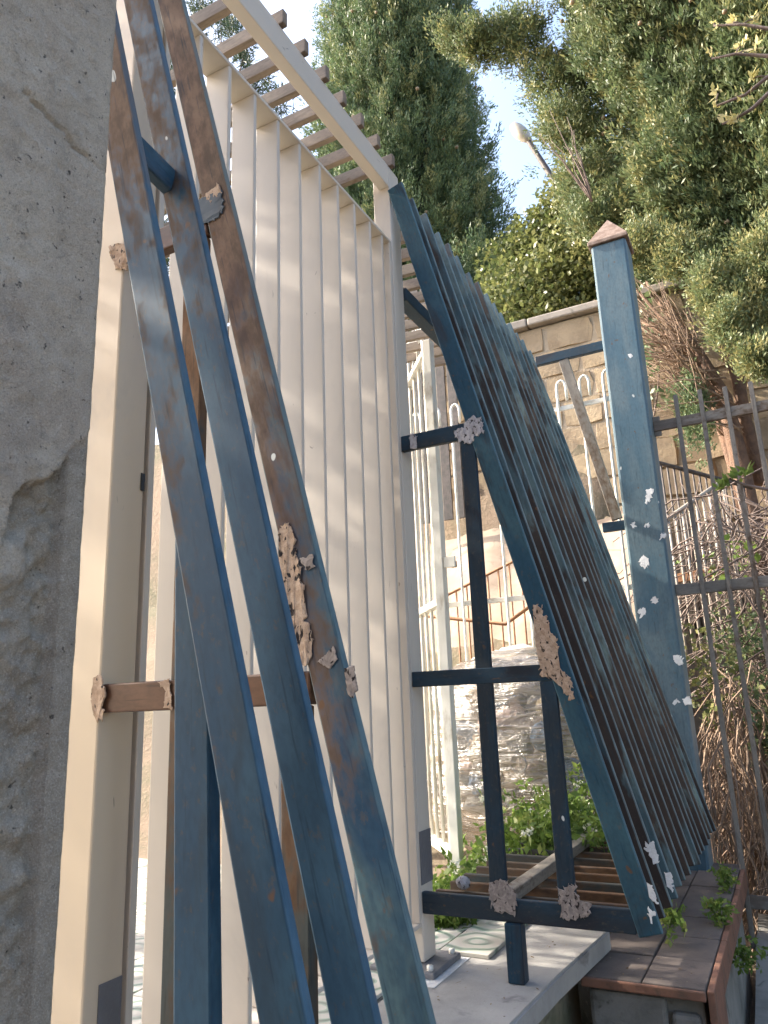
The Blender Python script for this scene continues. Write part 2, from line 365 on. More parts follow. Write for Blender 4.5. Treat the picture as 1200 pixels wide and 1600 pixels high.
# ------------------------------------------------------------------ rough concrete pillar close by on the left
def m_pillar():
    t = NT('old_rough_render'); v = t.coord(rand=False); n = t.noise(v, 9, 6, .65); f = t.noise(v, 330, 6, .75); p = t.noise(v, 150, 3, .55); f2 = t.noise(v, 60, 6, .7)
    a = t.n('Attribute', attribute_name='tint')
    col = t.mix(t.step(n, .35, .68), (.68, .62, .53), (.56, .50, .425))
    r = t.noise(t.coord(rand=False, off=(4, 0, 2)), 5, 4, .6); col = t.mix(t.math('MULTIPLY', t.step(r, .5, .7), .4), col, (.33, .27, .24))
    col = t.mix(t.math('MULTIPLY', a.outputs['Fac'], .55), col, (.30, .275, .235))
    col = t.mix(t.math('MULTIPLY', t.step(f, .52, .75), .32), col, (.20, .19, .175))
    col = t.mix(t.step(p, .66, .73), col, (.07, .065, .06)); col = t.mix(t.math('MULTIPLY', t.step(f2, .50, .68), .42), col, (.27, .25, .225)); col = t.mix(t.math('MULTIPLY', t.step(f2, .50, .30), .35), col, (.68, .66, .62))
    gr = t.noise(v, 900, 3, .7); col = t.mix(t.math('MULTIPLY', t.step(gr, .52, .66), .5), col, (.22, .205, .185)); col = t.mix(t.math('MULTIPLY', t.step(gr, .46, .34), .5), col, (.80, .77, .71))  # speck and pit tones paint relief shading that the flat light leaves out
    vo = t.n('TexVoronoi'); t.l(v, vo.inputs['Vector']); vo.inputs['Scale'].default_value = 150; pm = t.math('MULTIPLY', t.noise(v, 38, 3, .6), .75); pit = t.step(t.math('ADD', t.math('ADD', vo.outputs['Distance'], t.math('MULTIPLY', f, .45)), pm), .66, .56); col = t.mix(t.math('MULTIPLY', pit, .75), col, (.09, .08, .07))
    st = t.noise(t.coord((1, 1, .12), rand=False), 22, 4, .6); col = t.mix(t.math('MULTIPLY', t.step(st, .5, .75), .28), col, (.28, .265, .25))
    nb = t.bump(f, 1., .004); nb = t.bump(p, -1., .006, nb); nb = t.bump(f2, .6, .006, nb); nb = t.bump(gr, .7, .002, nb); nb = t.bump(pit, -.8, .004, nb)
    return t.fin(col, .9, nb, 0, .25)
M['pillar'] = m_pillar()
def spall(y, z):
    """0 where the render skin is whole, 1 where it has fallen away"""
    u = (.377 - y) / .11                                  # 0 at the arris, 1 at the picture's left edge
    path = [(-.2, .23), (.0, .205), (.10, .20), (.16, .185), (.28, .165), (.34, .16), (.45, .165), (.52, .14), (.58, .10), (.68, .105), (.76, .095), (.85, .115), (1.0, .125), (1.6, .16), (3, .2)]
    for (u0, z0), (u1, z1) in zip(path, path[1:]):
        if u0 <= u <= u1:
            zb = z0 + (z1 - z0) * (u - u0) / (u1 - u0); break
    else: zb = .2
    zb += .012 * mnoise.noise(Vector((y * 60, z * 30, 0))) + .006 * mnoise.noise(Vector((y * 160, z * 160, 5)))
    return max(0., min(1., (zb - z) / .003))
def crack(y, z):
    u = (.377 - y) / .11
    zc = .452 - .03 * max(0, min(u, .8)) * -1.2 + .004 * mnoise.noise(Vector((y * 150, 0, 2)))
    zc = .444 + .028 * min(max(u, 0), .75) + .008 * mnoise.noise(Vector((y * 70, 0, 2)))
    return math.exp(-((z - zc) / .0016) ** 2) if u < .72 else 0
def pillar_mesh():
    x0 = -.45; yc = .383; rr = .006
    prof = []                                             # (x, y, nx, ny)
    for y in np.concatenate([np.linspace(-.45, .20, 14), np.arange(.205, yc - rr, .0022)]): prof.append((x0, y, 1, 0))
    for a in np.linspace(0, math.pi / 2, 6): prof.append((x0 - rr + rr * math.cos(a), yc - rr + rr * math.sin(a), math.cos(a), math.sin(a)))
    for x in np.concatenate([np.arange(x0 - rr - .004, -.5, -.006), np.linspace(-.52, -.80, 8)]): prof.append((x, yc, 0, 1))
    zs = np.concatenate([np.linspace(-1.45, -.34, 26), np.arange(-.335, .70, .0028), np.linspace(.72, 1.7, 14)])
    V = []; T = []
    for z in zs:
        for (x, y, nx_, ny_) in prof:
            yy = min(y, yc); s = spall(yy, z); q = Vector((x * 1.0, y, z))
            # two islands of skin left standing inside the fallen area
            isl = math.exp(-(((.377 - yy) - .052) / .014) ** 4 - ((z - .105) / .017) ** 4)
            isl2 = math.exp(-(((.377 - yy) - .05) / .016) ** 4 - ((z - .045) / .012) ** 4) * .6
            s2 = s * (1 - .8 * isl) * (1 - .8 * isl2)
            d = -.011 * s2 + .0014 * fbm(x * 22, y * 22, z * 22) + .0014 * fbm(x * 90 + 3, y * 90, z * 90)
            if s2 > .3: d += .0050 * fbm(x * 45 + 9, y * 45, z * 45) + .0032 * fbm(x * 130 + 9, y * 130, z * 130, 3)
            d -= .004 * crack(yy, z) * (1 if nx_ > .3 else 0)
            if abs(nx_ * ny_) > .1 or (z < .2 and yy > yc - .012): d += .0035 * min(0, fbm(z * 26, 3, 7)) + (.002 * fbm(z * 9, 1, 2) if z < .2 else 0)
            if y > yc - .020: d = d * .15 if s2 > .3 else d * .4
            V.append((x + nx_ * d, y + ny_ * d * .22, z)); T.append(s2)
    n = len(prof); F = []
    for j in range(len(zs) - 1):
        b = j * n
        for i in range(n - 1): F.append((b + i, b + i + 1, b + n + i + 1, b + n + i))
    # close the two faces that look away
    V0 = len(V); V += [(-.80, -.45, zs[0]), (-.80, -.45, zs[-1])]; T += [0, 0]
    F.append((n - 1, V0, V0 + 1, (len(zs) - 1) * n + n - 1)); F.append((0, (len(zs) - 1) * n, V0 + 1, V0))
    return np_mesh('pillar', V, F, True, T)
tag(mesh_obj('concrete_pillar', pillar_mesh(), M['pillar']), 'rough grey concrete pillar with cracked, flaking render at the left edge', 'pillar')

# ------------------------------------------------------------------ cream gate: frame, leaf, overhead bars
gf = thing('gate_frame', (-1.03, 2.1, SLAB), 'cream steel gate frame of two square posts and a top beam', 'gate frame')
jamb = box('post', gf, (-1.086, .897, SLAB), (-1.0, .973, 1.87), M['cream_warm_bounce'])
tag(jamb, 'cream hinge post beside the concrete pillar, warm yellow on its narrow face')
box('primer_patch', jamb, (-1.001, .925, -.60), (-.9985, .971, -.40), M['primer'], 0)
box('lock_slot', jamb, (-.9995, .964, .395), (-.998, .9728, .428), NT('hole_shade_black').fin((.01, .01, .01)), 0)  # black plate on the face paints the dark inside of the hole
post = box('post', gf, (-1.066, 2.072, SLAB + .02), (-1.0, 2.15, 1.87), M['cream'])
box('base_plate', post, (-1.14, 2.01, SLAB + .002), (-.945, 2.20, SLAB + .018), M['primer'], .004)
box('scorch_patch', post, (-1.0005, 2.073, -.50), (-.9985, 2.1495, -.36), M['primer'], 0)
for x, y in ((-1.12, 2.03), (-.965, 2.03), (-.965, 2.18), (-1.09, 2.05)):
    pipe('bolt', post, [(x, y, SLAB + .015), (x, y, SLAB + .03)], .009, M['white_metal'], 6)
bar('beam', gf, (-1.0205, .9735, 1.825), (-1.0205, 2.0715, 1.825), .04, .09, M['cream'], (1, 0, 0))
def splat(name, parent, pts, mat, thick=.004, rough_=.35, seed=0, res=.006):
    """thin lumpy flake with a ragged outline, lying on a face that looks towards -Y"""
    thick *= .4
    P = [Vector(p) for p in pts]; y = sum(p.y for p in P) / len(P); ring = []
    for a, b in zip(P, P[1:] + P[:1]):
        n = max(1, int((b - a).length / (res * .5)))
        for i in range(n):
            q = a.lerp(b, i / n); w = res * rough_ * 3.2
            q.x += w * mnoise.noise(Vector((q.x * 130, q.z * 130, seed))) + w * .5 * mnoise.noise(Vector((q.x * 400, q.z * 400, seed)))
            q.z += w * mnoise.noise(Vector((q.x * 130, q.z * 130, seed + 7))) + w * .5 * mnoise.noise(Vector((q.x * 400, q.z * 400, seed + 3)))
            ring.append(q)
    bm = bmesh.new(); lo = [bm.verts.new((q.x, y + .0004, q.z)) for q in ring]; n = len(ring); hi = []
    for i, q in enumerate(ring):
        t = ring[(i + 1) % n] - ring[i - 1]; m = Vector((-t.z, 0, t.x)); m.normalize()
        area = sum(ring[k - 1].x * ring[k].z - ring[k].x * ring[k - 1].z for k in range(n)); m *= (1 if area > 0 else -1)
        hi.append(bm.verts.new((q.x + m.x * min(.0015, res * .3), y - thick * .5, q.z + m.z * min(.0015, res * .3))))
    for i in range(n): bm.faces.new((lo[i], lo[(i + 1) % n], hi[(i + 1) % n], hi[i]))
    top = bm.faces.new(hi); r = bmesh.ops.triangulate(bm, faces=[top]); es = list({e for f in r['faces'] for e in f.edges if not e.is_boundary and (e.calc_length() > res)})
    bmesh.ops.subdivide_edges(bm, edges=es, cuts=2)
    bmesh.ops.triangulate(bm, faces=[f for f in bm.faces if len(f.verts) > 4])
    for v in bm.verts:
        if v.co.y < y - thick * .2: v.co.y -= thick * .8 * max(-.4, fbm(v.co.x * 120, v.co.z * 120, seed))
    bmesh.ops.recalc_face_normals(bm, faces=bm.faces[:])
    me = bpy.data.meshes.new(name); bm.to_mesh(me); bm.free()
    return mesh_obj(name, me, mat, parent, Matrix.Identity(4))
def pxpoly(pts, Y): return [at(px, py, Y=Y) for px, py in pts]

gate = thing('slatted_gate', (-1.03, 1.5, -.60), 'tall cream metal gate leaf of close vertical slats inside the gate frame', 'gate')
LZ0, LZ1 = -.604, 1.557
box('top_rail', gate, (-1.076, .982, LZ1 - .011), (-.999, 2.064, LZ1), M['cream'], .002)
box('bottom_rail', gate, (-1.076, .982, LZ0), (-.999, 2.064, LZ0 + .011), M['cream'], .002)
for y in (.982, 2.052): box('stile', gate, (-1.0655, y, LZ0 + .0112), (-.9995, y + .012, LZ1 - .0112), M['cream'], .002)
y = 1.005
fin_ys = [1.0, 1.10, 1.203, 1.30, 1.39, 1.495, 1.60, 1.70, 1.803, 1.905, 2.008]
fin_ys = [1.0 + .1025 * i for i in range(10)] + [2.01]
for y in fin_ys:
    box('slat', gate, (-1.074, y - .012, LZ0 + .0113), (-1.001 + rnd.uniform(-.001, .001), y, LZ1 - .0113), M['cream'], .0025)

og = thing('overhead_grille', (-1.6, 2.2, 1.87), 'row of weathered brown bars laid flat across the gate beam overhead', 'grille')
for k in range(23):
    yb = 1.305 + .1118 * (k - 3)
    fz, fx = (1.897, -.984 - rnd.random() * .01) if yb < 2.12 else (1.735, -.985)
    bar('grille_bar', og, (fx, yb, fz), (-2.6, yb + rnd.uniform(-.01, .01), fz + (.0 if fz > 1.8 else .1)), .022, .048, M['wood_bar'], (0, 1, 0))
bar('cross_tie', og, (-2.45, .9, 1.85), (-2.45, 3.7, 1.85), .05, .04, M['wood_bar'], (1, 0, 0))
for y in (1.0, 3.6): bar('prop', og, (-2.45, y, SLAB), (-2.45, y, 1.83), .06, .06, M['wood_bar'], (1, 0, 0))

# ------------------------------------------------------------------ leaning slat barriers
SX0, SZ0, SLOPE = -.425, -.545, -.2515       # centre line of every leaning slat: x falls as z climbs
def slat_x(z): return (SX0 + .03) + (z - SZ0) * SLOPE
SW, ST = .058, .014
def slat_xl(z): return -.458 - .256 * (z + .37)
LB = thing('leaning_slat_barrier', (-.5, .8, -1.2), 'three rusting blue steel slats leaning across the gate, close to the pillar', 'barrier')
YL = .90
lower = -1.05
for i, (yf, mt) in enumerate(((.67, 'slat_left'), (.785, 'slat_left'), (.90, 'slat_left_rust'))):
    s = bar('slat', LB, (slat_xl(lower), yf + ST / 2, lower), (slat_xl(1.72), yf + ST / 2, 1.72), SW, ST, M[mt], (1, 0, 0))
def strut(parent, yf, x0, x1, z0, z1, mt, dz=0):
    zc = (z0 + z1) / 2
    return bar('strut', parent, (x0, yf + .012, zc), (x1, yf + .012, zc + dz), .02, z1 - z0, M[mt], (0, 1, 0))
strut(LB, YL - .001, -1.0, -.80, .826, .876, 'strut_brown')
s_mid = strut(LB, YL - .001, -1.0, slat_xl(.02) - .035, .002, .048, 'strut_brown')
strut(LB, YL - .001, -1.0, slat_xl(-.54) - .03, -.572, -.520, 'upright')
bar('upright', LB, (-.83, YL + .012, -.66), (-.83, YL + .012, .8255), .046, .02, M['upright_rust'], (1, 0, 0))
bar('upright', LB, (-.622, YL + .012, -.66), (-.622, YL + .012, .0015), .046, .02, M['upright_rust'], (1, 0, 0))
_a = at(306, 830, Y=.703); _b = at(309, 1600, Y=.703); _d = (_b - _a) * .7
tag(bar('upright', LB, _b + _d, _a, .053, .02, M['slat_left'], (1, 0, 0)), 'near vertical blue bar standing under the nearest leaning slat')
# short tie between the two nearest slats, and filler lumps at the welds
bar('tie', LB, (slat_xl(.86) - .012, .69, .862), (slat_xl(.83) - .012, .785, .84), .02, .045, M['strut_blue'], (1, 0, 0))
Ys = YL - .001
splat('filler', LB, pxpoly([(438, 822), (452, 818), (462, 850), (470, 905), (478, 960), (488, 1005), (486, 1030), (474, 1040), (470, 1060), (455, 1060), (440, 1020)], Ys - .0005), M['weld'], .006, .5, 1, .005)
splat('filler', LB, pxpoly([(468, 872), (488, 868), (492, 886), (478, 892)], Ys - .0012), M['weld_grey'], .001, .3, 2, .004)
splat('filler', LB, pxpoly([(496, 1035), (520, 1010), (528, 1030), (516, 1045)], Ys - .0012), M['weld_grey'], .001, .3, 3, .004)
splat('filler', LB, pxpoly([(537, 1045), (552, 1040), (560, 1075), (552, 1092), (543, 1085)], Ys - .0012), M['weld_grey'], .004, .2, 4, .005)
splat('filler', LB, pxpoly([(305, 315), (345, 298), (352, 325), (335, 345), (310, 350)], Ys - .001), M['upright'], .003, .4, 5, .005)
splat('filler', LB, pxpoly([(318, 308), (340, 285), (347, 300), (330, 318)], Ys - .0012), M['weld'], .003, .4, 6, .004)
splat('filler', LB, pxpoly([(145, 1060), (158, 1055), (164, 1075), (160, 1122), (150, 1128), (142, 1090)], Ys - .004), M['weld'], .005, .4, 7, .005)
splat('filler', LB, pxpoly([(245, 1066), (265, 1060), (268, 1108), (255, 1105), (258, 1080)], Ys - .001), M['weld'], .003, .4, 8, .004)
splat('filler', LB, pxpoly([(170, 385), (192, 380), (205, 395), (198, 422), (180, 420)], Ys - .004), M['weld'], .012, .3, 9, .005)

RB = thing('sloping_slat_barrier', (-.5, 2.8, -.6), 'long row of teal and brown steel slats sloping down from the gate post', 'barrier')
YR = 2.07
rows = [2.07] + [2.155 + .1085 * k for k in range(14)]
for i, yf in enumerate(rows):
    zt = 1.765 + rnd.uniform(-.012, .012); zb = -.560 + rnd.uniform(-.015, .012)
    dx = rnd.uniform(-.003, .003) if i else 0; yf += rnd.uniform(-.008, .008) if i else 0
    s = bar('slat', RB, (slat_x(zb) + dx, yf + ST / 2, zb), (slat_x(zt) + dx, yf + ST / 2, zt), SW + .002, ST, M['slat_right_front' if i == 0 else 'slat_right'], (1, 0, 0))
    if i == 0: tag(s, 'front slat, bluer than the rest, with filler lumps at its welds')
    else: bar('floor_bar', RB, (-1.0, yf + .012, -.545), (slat_x(-.545) - .031, yf + .012, -.545), .02, .03, M['upright_rust'], (0, 1, 0))
strut(RB, YR - .001, -1.0, -.742, .786, .838, 'upright')
strut(RB, YR - .001, -1.0, -.56, .043, .088, 'upright')
strut(RB, YR - .001, -1.0, slat_x(-.545) - .028, -.572, -.516, 'upright')
bar('upright', RB, (-.773, YR + .012, -.5155), (-.773, YR + .012, .7855), .047, .0195, M['upright'], (1, 0, 0))
bar('upright', RB, (-.588, YR + .012, -.5155), (-.588, YR + .012, .0425), .045, .0195, M['upright'], (1, 0, 0))
bar('foot', RB, (-.737, YR + .012, SLAB + .001), (-.737, YR + .012, -.5725), .045, .04, M['upright'], (1, 0, 0))
bar('runner', RB, (-.752, 2.094, -.512), (-.742, 3.7, -.512), .04, .032, M['fence_metal'], (1, 0, 0))
bar('ridge_rail', RB, (-1.02, 2.16, 1.40), (-1.02, 3.7, 1.40), .05, .05, M['upright'], (1, 0, 0))
Yq = YR - .001
splat('filler', RB, pxpoly([(708, 672), (722, 668), (735, 652), (752, 652), (758, 672), (745, 680), (735, 695), (718, 690)], Yq - .0005), M['weld_pale'], .006, .5, 11, .007)
splat('filler', RB, pxpoly([(640, 676), (650, 682), (652, 700), (642, 702)], Yq - .0005), M['weld_pale'], .006, .4, 12, .006)
splat('filler', RB, pxpoly([(832, 946), (842, 945), (853, 962), (862, 990), (872, 1010), (868, 1040), (890, 1060), (898, 1090), (886, 1092), (870, 1055), (848, 1058), (840, 1010)], Yq - .0005), M['weld'], .007, .6, 13, .007)
splat('filler', RB, pxpoly([(768, 1378), (792, 1376), (806, 1400), (805, 1428), (775, 1425), (763, 1402)], Yq - .002), M['weld_grey'], .005, .6, 14, .007)
splat('filler', RB, pxpoly([(872, 1390), (898, 1382), (902, 1405), (925, 1415), (915, 1436), (880, 1436)], Yq - .002), M['weld_grey'], .005, .6, 15, .007)
for i, (poly, yy_) in enumerate((([(1005, 1318), (1020, 1315), (1030, 1345), (1022, 1350)], rows[1]), ([(1012, 1380), (1022, 1390), (1030, 1412), (1018, 1408)], rows[0]), ([(1040, 1365), (1050, 1365), (1052, 1392), (1044, 1388)], rows[2]), ([(1014, 1420), (1022, 1428), (1020, 1444), (1015, 1440)], rows[0]))):
    splat('paint_chip', RB, pxpoly(poly, yy_ - .0012), M['whitepaint'], .0012, .6, 20 + i, .006)
# white paint spill and pebble
tag(box('white_paint_spill', None, (-1.17, 1.965, SLAB + .0005), (-.925, 2.215, SLAB + .0016), M['whitepaint'], 0), 'white paint smeared on the slab round the post base plate', 'paint spill')
bm = bmesh.new(); bmesh.ops.create_icosphere(bm, subdivisions=2, radius=.022)
for v in bm.verts: v.co *= 1 + .18 * mnoise.noise(v.co * 60); v.co.z *= .85
me = bpy.data.meshes.new('pebble'); bm.to_mesh(me); bm.free()
tag(mesh_obj('pebble', me, M['weld_pale'], None, Matrix.Translation((-.915, 2.175, -.508))), 'single pale pebble lying on the low bars beside the post', 'pebble')

# ------------------------------------------------------------------ blue steel post and the fence on the right
bp = thing('steel_post', (-.53, 3.95, -.78), 'thick blue square steel post with a rusty pyramid cap', 'post')
PX0, PX1, PY0, PY1 = -.625, -.437, 3.85, 4.04
sh = box('shaft', bp, (PX0, PY0, -1.2), (PX1, PY1, 2.43), M['pillar_blue'], .012)
def cap_mesh():
    bm = bmesh.new(); w = .108
    lo = [bm.verts.new((sx * w, sy * w, 0)) for sx, sy in ((-1, -1), (1, -1), (1, 1), (-1, 1))]
    mi = [bm.verts.new((sx * w, sy * w, .022)) for sx, sy in ((-1, -1), (1, -1), (1, 1), (-1, 1))]
    ap = bm.verts.new((0, 0, .20))
    for i in range(4):
        j = (i + 1) % 4; bm.faces.new((lo[i], lo[j], mi[j], mi[i])); bm.faces.new((mi[i], mi[j], ap))
    bm.faces.new(lo[::-1]); bmesh.ops.bevel(bm, geom=bm.edges[:], offset=.003, segments=1, affect='EDGES')
    me = bpy.data.meshes.new('cap'); bm.to_mesh(me); bm.free(); return me
mesh_obj('cap', cap_mesh(), M['cap'], bp, Matrix.Translation(((PX0 + PX1) / 2, (PY0 + PY1) / 2, 2.4305)))
for i, (px, py, s) in enumerate(((1015, 768, 9), (1011, 779, 8), (1035, 836, 7), (1008, 878, 11), (1022, 938, 8), (1003, 956, 9), (990, 820, 6), (1012, 820, 5), (1060, 1030, 12), (1073, 1095, 9), (1056, 1096, 5), (985, 556, 3))):
    pts = [(px + s * .75 * rnd.uniform(.5, 1.1) * math.cos(a), py + .95 * s * rnd.uniform(.5, 1.1) * math.sin(a)) for a in np.linspace(0, 6.28, 8)[:-1]]
    splat('paint_chip', sh, pxpoly(pts, PY0 - .0006), M['whitepaint'], .0006, .9, 40 + i, .006)
bar('bracket', bp, (-1.02, 3.95, 1.87), (PX0 - .001, 3.95, 1.87), .03, .055, M['upright'], (0, 1, 0))
bar('brace', bp, (-.672, 3.95, .885), (-.862, 3.95, 1.842), .055, .025, M['fence_metal'], (1, 0, 0))
bar('bracket', bp, (-.75, 3.95, .85), (PX0 - .001, 3.95, .85), .03, .05, M['upright'], (0, 1, 0))

ff = thing('bar_fence', (.4, 3.95, -1.08), 'flaking fence of flat upright bars right of the blue post', 'fence')
for z in (1.355, .49, -.915): bar('rail', ff, (PX1 + .001, 3.97, z), (1.5, 3.97, z + .004), .02, .055, M['fence_metal'], (0, 1, 0))
x = -.308
while x < 1.45:
    tz = 1.50 + rnd.uniform(-.01, .01); b_ = bar('bar', ff, (x - .003, 3.955, -1.10), (x, 3.955, tz), .022, .0085, M['fence_metal'], (1, 0, 0))
    x += .118
gus = box('gusset', ff, (PX1 + .001, 3.966, 1.30), (-.40, 3.974, 1.41), M['fence_metal'])

# ------------------------------------------------------------------ white swan-neck fence and the open white gate leaf
def swan(parent, x, y, z0, zt, dx=.055, dy=0., r=.0085, name='bar'):
    pts = [(x, y, z0), (x, y, (z0 + zt) / 2), (x, y, zt - .045)]
    for a in np.linspace(0, math.pi, 7)[1:]:
        k = (1 - math.cos(a)) / 2; pts.append((x + dx * k, y + dy * k, zt - .045 + .045 * math.sin(a)))
    pts.append((x + dx, y + dy, zt - .13))
    pipe(name, parent, pts, r, M['white_metal'], 8)
wf = thing('swan_neck_fence', (-1.2, 4.2, -.8), 'white iron fence of round bars with curled-over tops', 'fence')
for z in (1.655, .56, -.5): bar('rail', wf, (-2.6, 4.2, z), (-.66, 4.2, z), .012, .03, M['white_metal'], (0, 1, 0))
k = 0; x = -.70
while x > -2.5:
    swan(wf, x, 4.185, -.78, 1.83 + rnd.uniform(-.01, .01)); x -= .1365
wg = thing('open_gate_leaf', (-1.33, 3.08, SLAB), 'white iron gate leaf standing open behind the cream post', 'gate')
A = Vector((-1.315, 3.075, 0)); D = Vector((-.62, .78, 0)).normalized(); side = Vector((D.y, -D.x, 0))
def L(u, z): return (A.x + D.x * u, A.y + D.y * u, z)
bar('stile', wg, L(0, -.69), L(0, 1.70), .042, .05, M['white_metal'], (1, 0, 0))
bar('stile', wg, L(.95, -.69), L(.95, 1.70), .042, .05, M['white_metal'], (1, 0, 0))
for z in (1.66, .43, -.62): bar('rail', wg, L(.03, z), L(.93, z), .03, .045, M['white_metal'], (0, 0, 1))
for i in range(8): swan(wg, *L(.10 + .105 * i, 0)[:2], -.60, 1.90, D.x * -.05, D.y * -.05)
bar('latch', wg, (-1.29, 3.06, .60), (-1.235, 3.06, .60), .05, .012, M['white_metal'], (0, 0, 1))
box('latch_block', wg, (-1.262, 3.068, .575), (-1.235, 3.08, .605), M['rust_rail'])

# ------------------------------------------------------------------ stone wall, stair rails behind
def m_stone(name, c1, c2, c3):
    t = NT(name); oi = t.n('ObjectInfo'); v = t.coord(); n = t.noise(v, 4, 6, .65); f = t.noise(v, 30, 5, .7)
    col = t.mix(oi.outputs['Random'], c1, c2); col = t.mix(t.math('MULTIPLY', t.step(n, .42, .66), .75), col, c3)
    col = t.mix(t.math('MULTIPLY', t.step(f, .55, .75), .4), col, tuple(c * .4 for c in c1))
    return t.fin(col, .92, t.bump(f, .5, .02), 0, .2)
M['stone'] = m_stone('buff_tuff_block', (.44, .345, .23), (.36, .275, .185), (.26, .20, .14))
M['mortar'] = m_simple('wall_mortar', (.42, .34, .25), (.32, .26, .19), 8, .95, .5, .02)
M['coping'] = m_concrete('grey_coping', (.33, .29, .25), (.25, .22, .19), (.14, .13, .11), 4)
sw = thing('stone_wall', (-1.5, 6.6, -.8), 'tall buff stone block wall with a thin coping behind the fences', 'wall')
box('backing', sw, (-6.0, 6.5, -1.3), (4.0, 6.9, 3.42), M['mortar'], 0)
for k in range(7): box('coping', sw, (-6.0 + k * 1.43, 6.42, 3.425 + rnd.uniform(0, .01)), (-6.0 + k * 1.43 + 1.425, 6.95, 3.50 + rnd.uniform(0, .02)), M['coping'], .015)
def stone_mesh(seed, w, h):
    bm = bmesh.new(); bmesh.ops.create_cube(bm, size=1); bmesh.ops.subdivide_edges(bm, edges=bm.edges[:], cuts=1, use_grid_fill=True)
    r = random.Random(seed)
    for v in bm.verts:
        q = Vector((v.co.x * w, v.co.y * .12, v.co.z * h)); e = sum(abs(abs(c) - .5) < .01 for c in v.co)
        q *= 1 - .05 * max(0, e - 1); q += Vector((r.uniform(-.012, .012), r.uniform(-.012, .012), r.uniform(-.012, .012))); v.co = q
    me = bpy.data.meshes.new('stone'); bm.to_mesh(me); bm.free(); me.materials.append(M['stone']); return me
svar = [[stone_mesh(i * 7 + j, w, .25) for j in range(3)] for i, w in enumerate((.34, .44, .54))]
row = 0; z = 3.28
while z > -.3:
    x = -3.9 + (row % 2) * .2
    while x < .8:
        wi = rnd.choice((0, 1, 1, 2)); w = (.34, .44, .54)[wi]
        lower_rough = z < 2.0
        gap = .03 if lower_rough else .008
        if not (lower_rough and rnd.random() < .07):
            mesh_obj('stone', rnd.choice(svar[wi]), None, sw, Matrix.Translation((x + w / 2, 6.545 - (rnd.random() * .035 if lower_rough else rnd.random() * .006), z)) @ Matrix.Rotation(rnd.uniform(-.03, .03) if lower_rough else 0, 4, 'Y'))
        x += w + gap
    z -= .262; row += 1
M['pink_bank'] = m_concrete('pale_pink_earth', (.36, .28, .21), (.28, .21, .155), (.16, .12, .085), 3)
bk = []
nU, nV_ = 40, 16; V = []; F = []
for i in range(nU + 1):
    for j in range(nV_ + 1):
        xx = -4.2 + 3.5 * i / nU; v_ = j / nV_; yv = 4.6 + 1.8 * v_
        V.append((xx, yv, -.45 + 1.95 * v_ ** .9 - .02 + .09 * fbm(xx * 2, yv * 2, 4) + .03 * fbm(xx * 9, yv * 9, 4)))
for i in range(nU):
    for j in range(nV_): F.append((i * (nV_ + 1) + j, (i + 1) * (nV_ + 1) + j, (i + 1) * (nV_ + 1) + j + 1, i * (nV_ + 1) + j + 1))
tag(mesh_obj('earth_bank', np_mesh('bank', V, F, True), M['pink_bank']), kind='structure')
rr_ = thing('rusty_stair_railing', (-1.7, 5.0, -.2), 'rusty orange stair railing of thin bars behind the white fence', 'railing')
a0 = at(702, 928, Y=5.0); a1 = at(812, 872, Y=5.0); b0 = at(702, 966, Y=4.9); b1 = at(790, 975, Y=4.9); b2 = at(838, 940, Y=4.9)
pipe('handrail', rr_, [a0 + (a0 - a1) * .8, a0, a1, a1 + (a1 - a0) * .5], .011, M['rust_rail'])
pipe('rail', rr_, [b0 + (b0 - b1) * .8, b0, b1, b2], .013, M['rust_rail'])
for i in range(14):
    u = i / 13; p = (a0 + (a0 - a1) * .5).lerp(a1 + (a1 - a0) * .45, u); pipe('baluster', rr_, [p, (p.x, p.y, -.45)], .007, M['rust_rail'], 6)
dr = thing('dark_stair_railing', (.2, 5.6, -.5), 'dark iron stair railing of thin bars among the vines at right', 'railing')
d0 = at(1032, 724, Y=5.6); d1 = at(1122, 748, Y=5.9); e0 = at(1044, 810, Y=5.3); e1 = at(1128, 752, Y=5.6)
pipe('handrail', dr, [d0 + (d0 - d1) * .3, d0, d1, d1 + (d1 - d0) * .6], .016, M['dark_rail']); pipe('handrail', dr, [e0 + (e0 - e1) * .4, e0, e1], .016, M['fence_metal'])
for i in range(14):
    u = i / 9; p = d0.lerp(d1, u); pipe('baluster', dr, [p, (p.x, p.y, p.z - 1.25)], .008, M['dark_rail'], 6)
for i in range(9):
    u = i / 8; p = e0.lerp(e1, u); pipe('baluster', dr, [p, (p.x, p.y, p.z - 1.3)], .009, M['fence_metal'], 6)
bar('tread_rail', dr, at(1050, 905, Y=5.5), at(1140, 890, Y=5.5), .03, .06, M['rust_rail'], (0, 1, 0))
wb = thing('board_fence', (-2.6, 6.3, 2.3), 'dark brown wooden boards showing between the gate post and the sloping slats', 'fence')
for i in range(5):
    p = at(634 + i * 17, 530, Y=6.2); box('board', wb, (p.x - .045, 6.18, 1.6), (p.x + .045, 6.2, p.z + .55 + rnd.random() * .1), M['dark_rail'], .003)

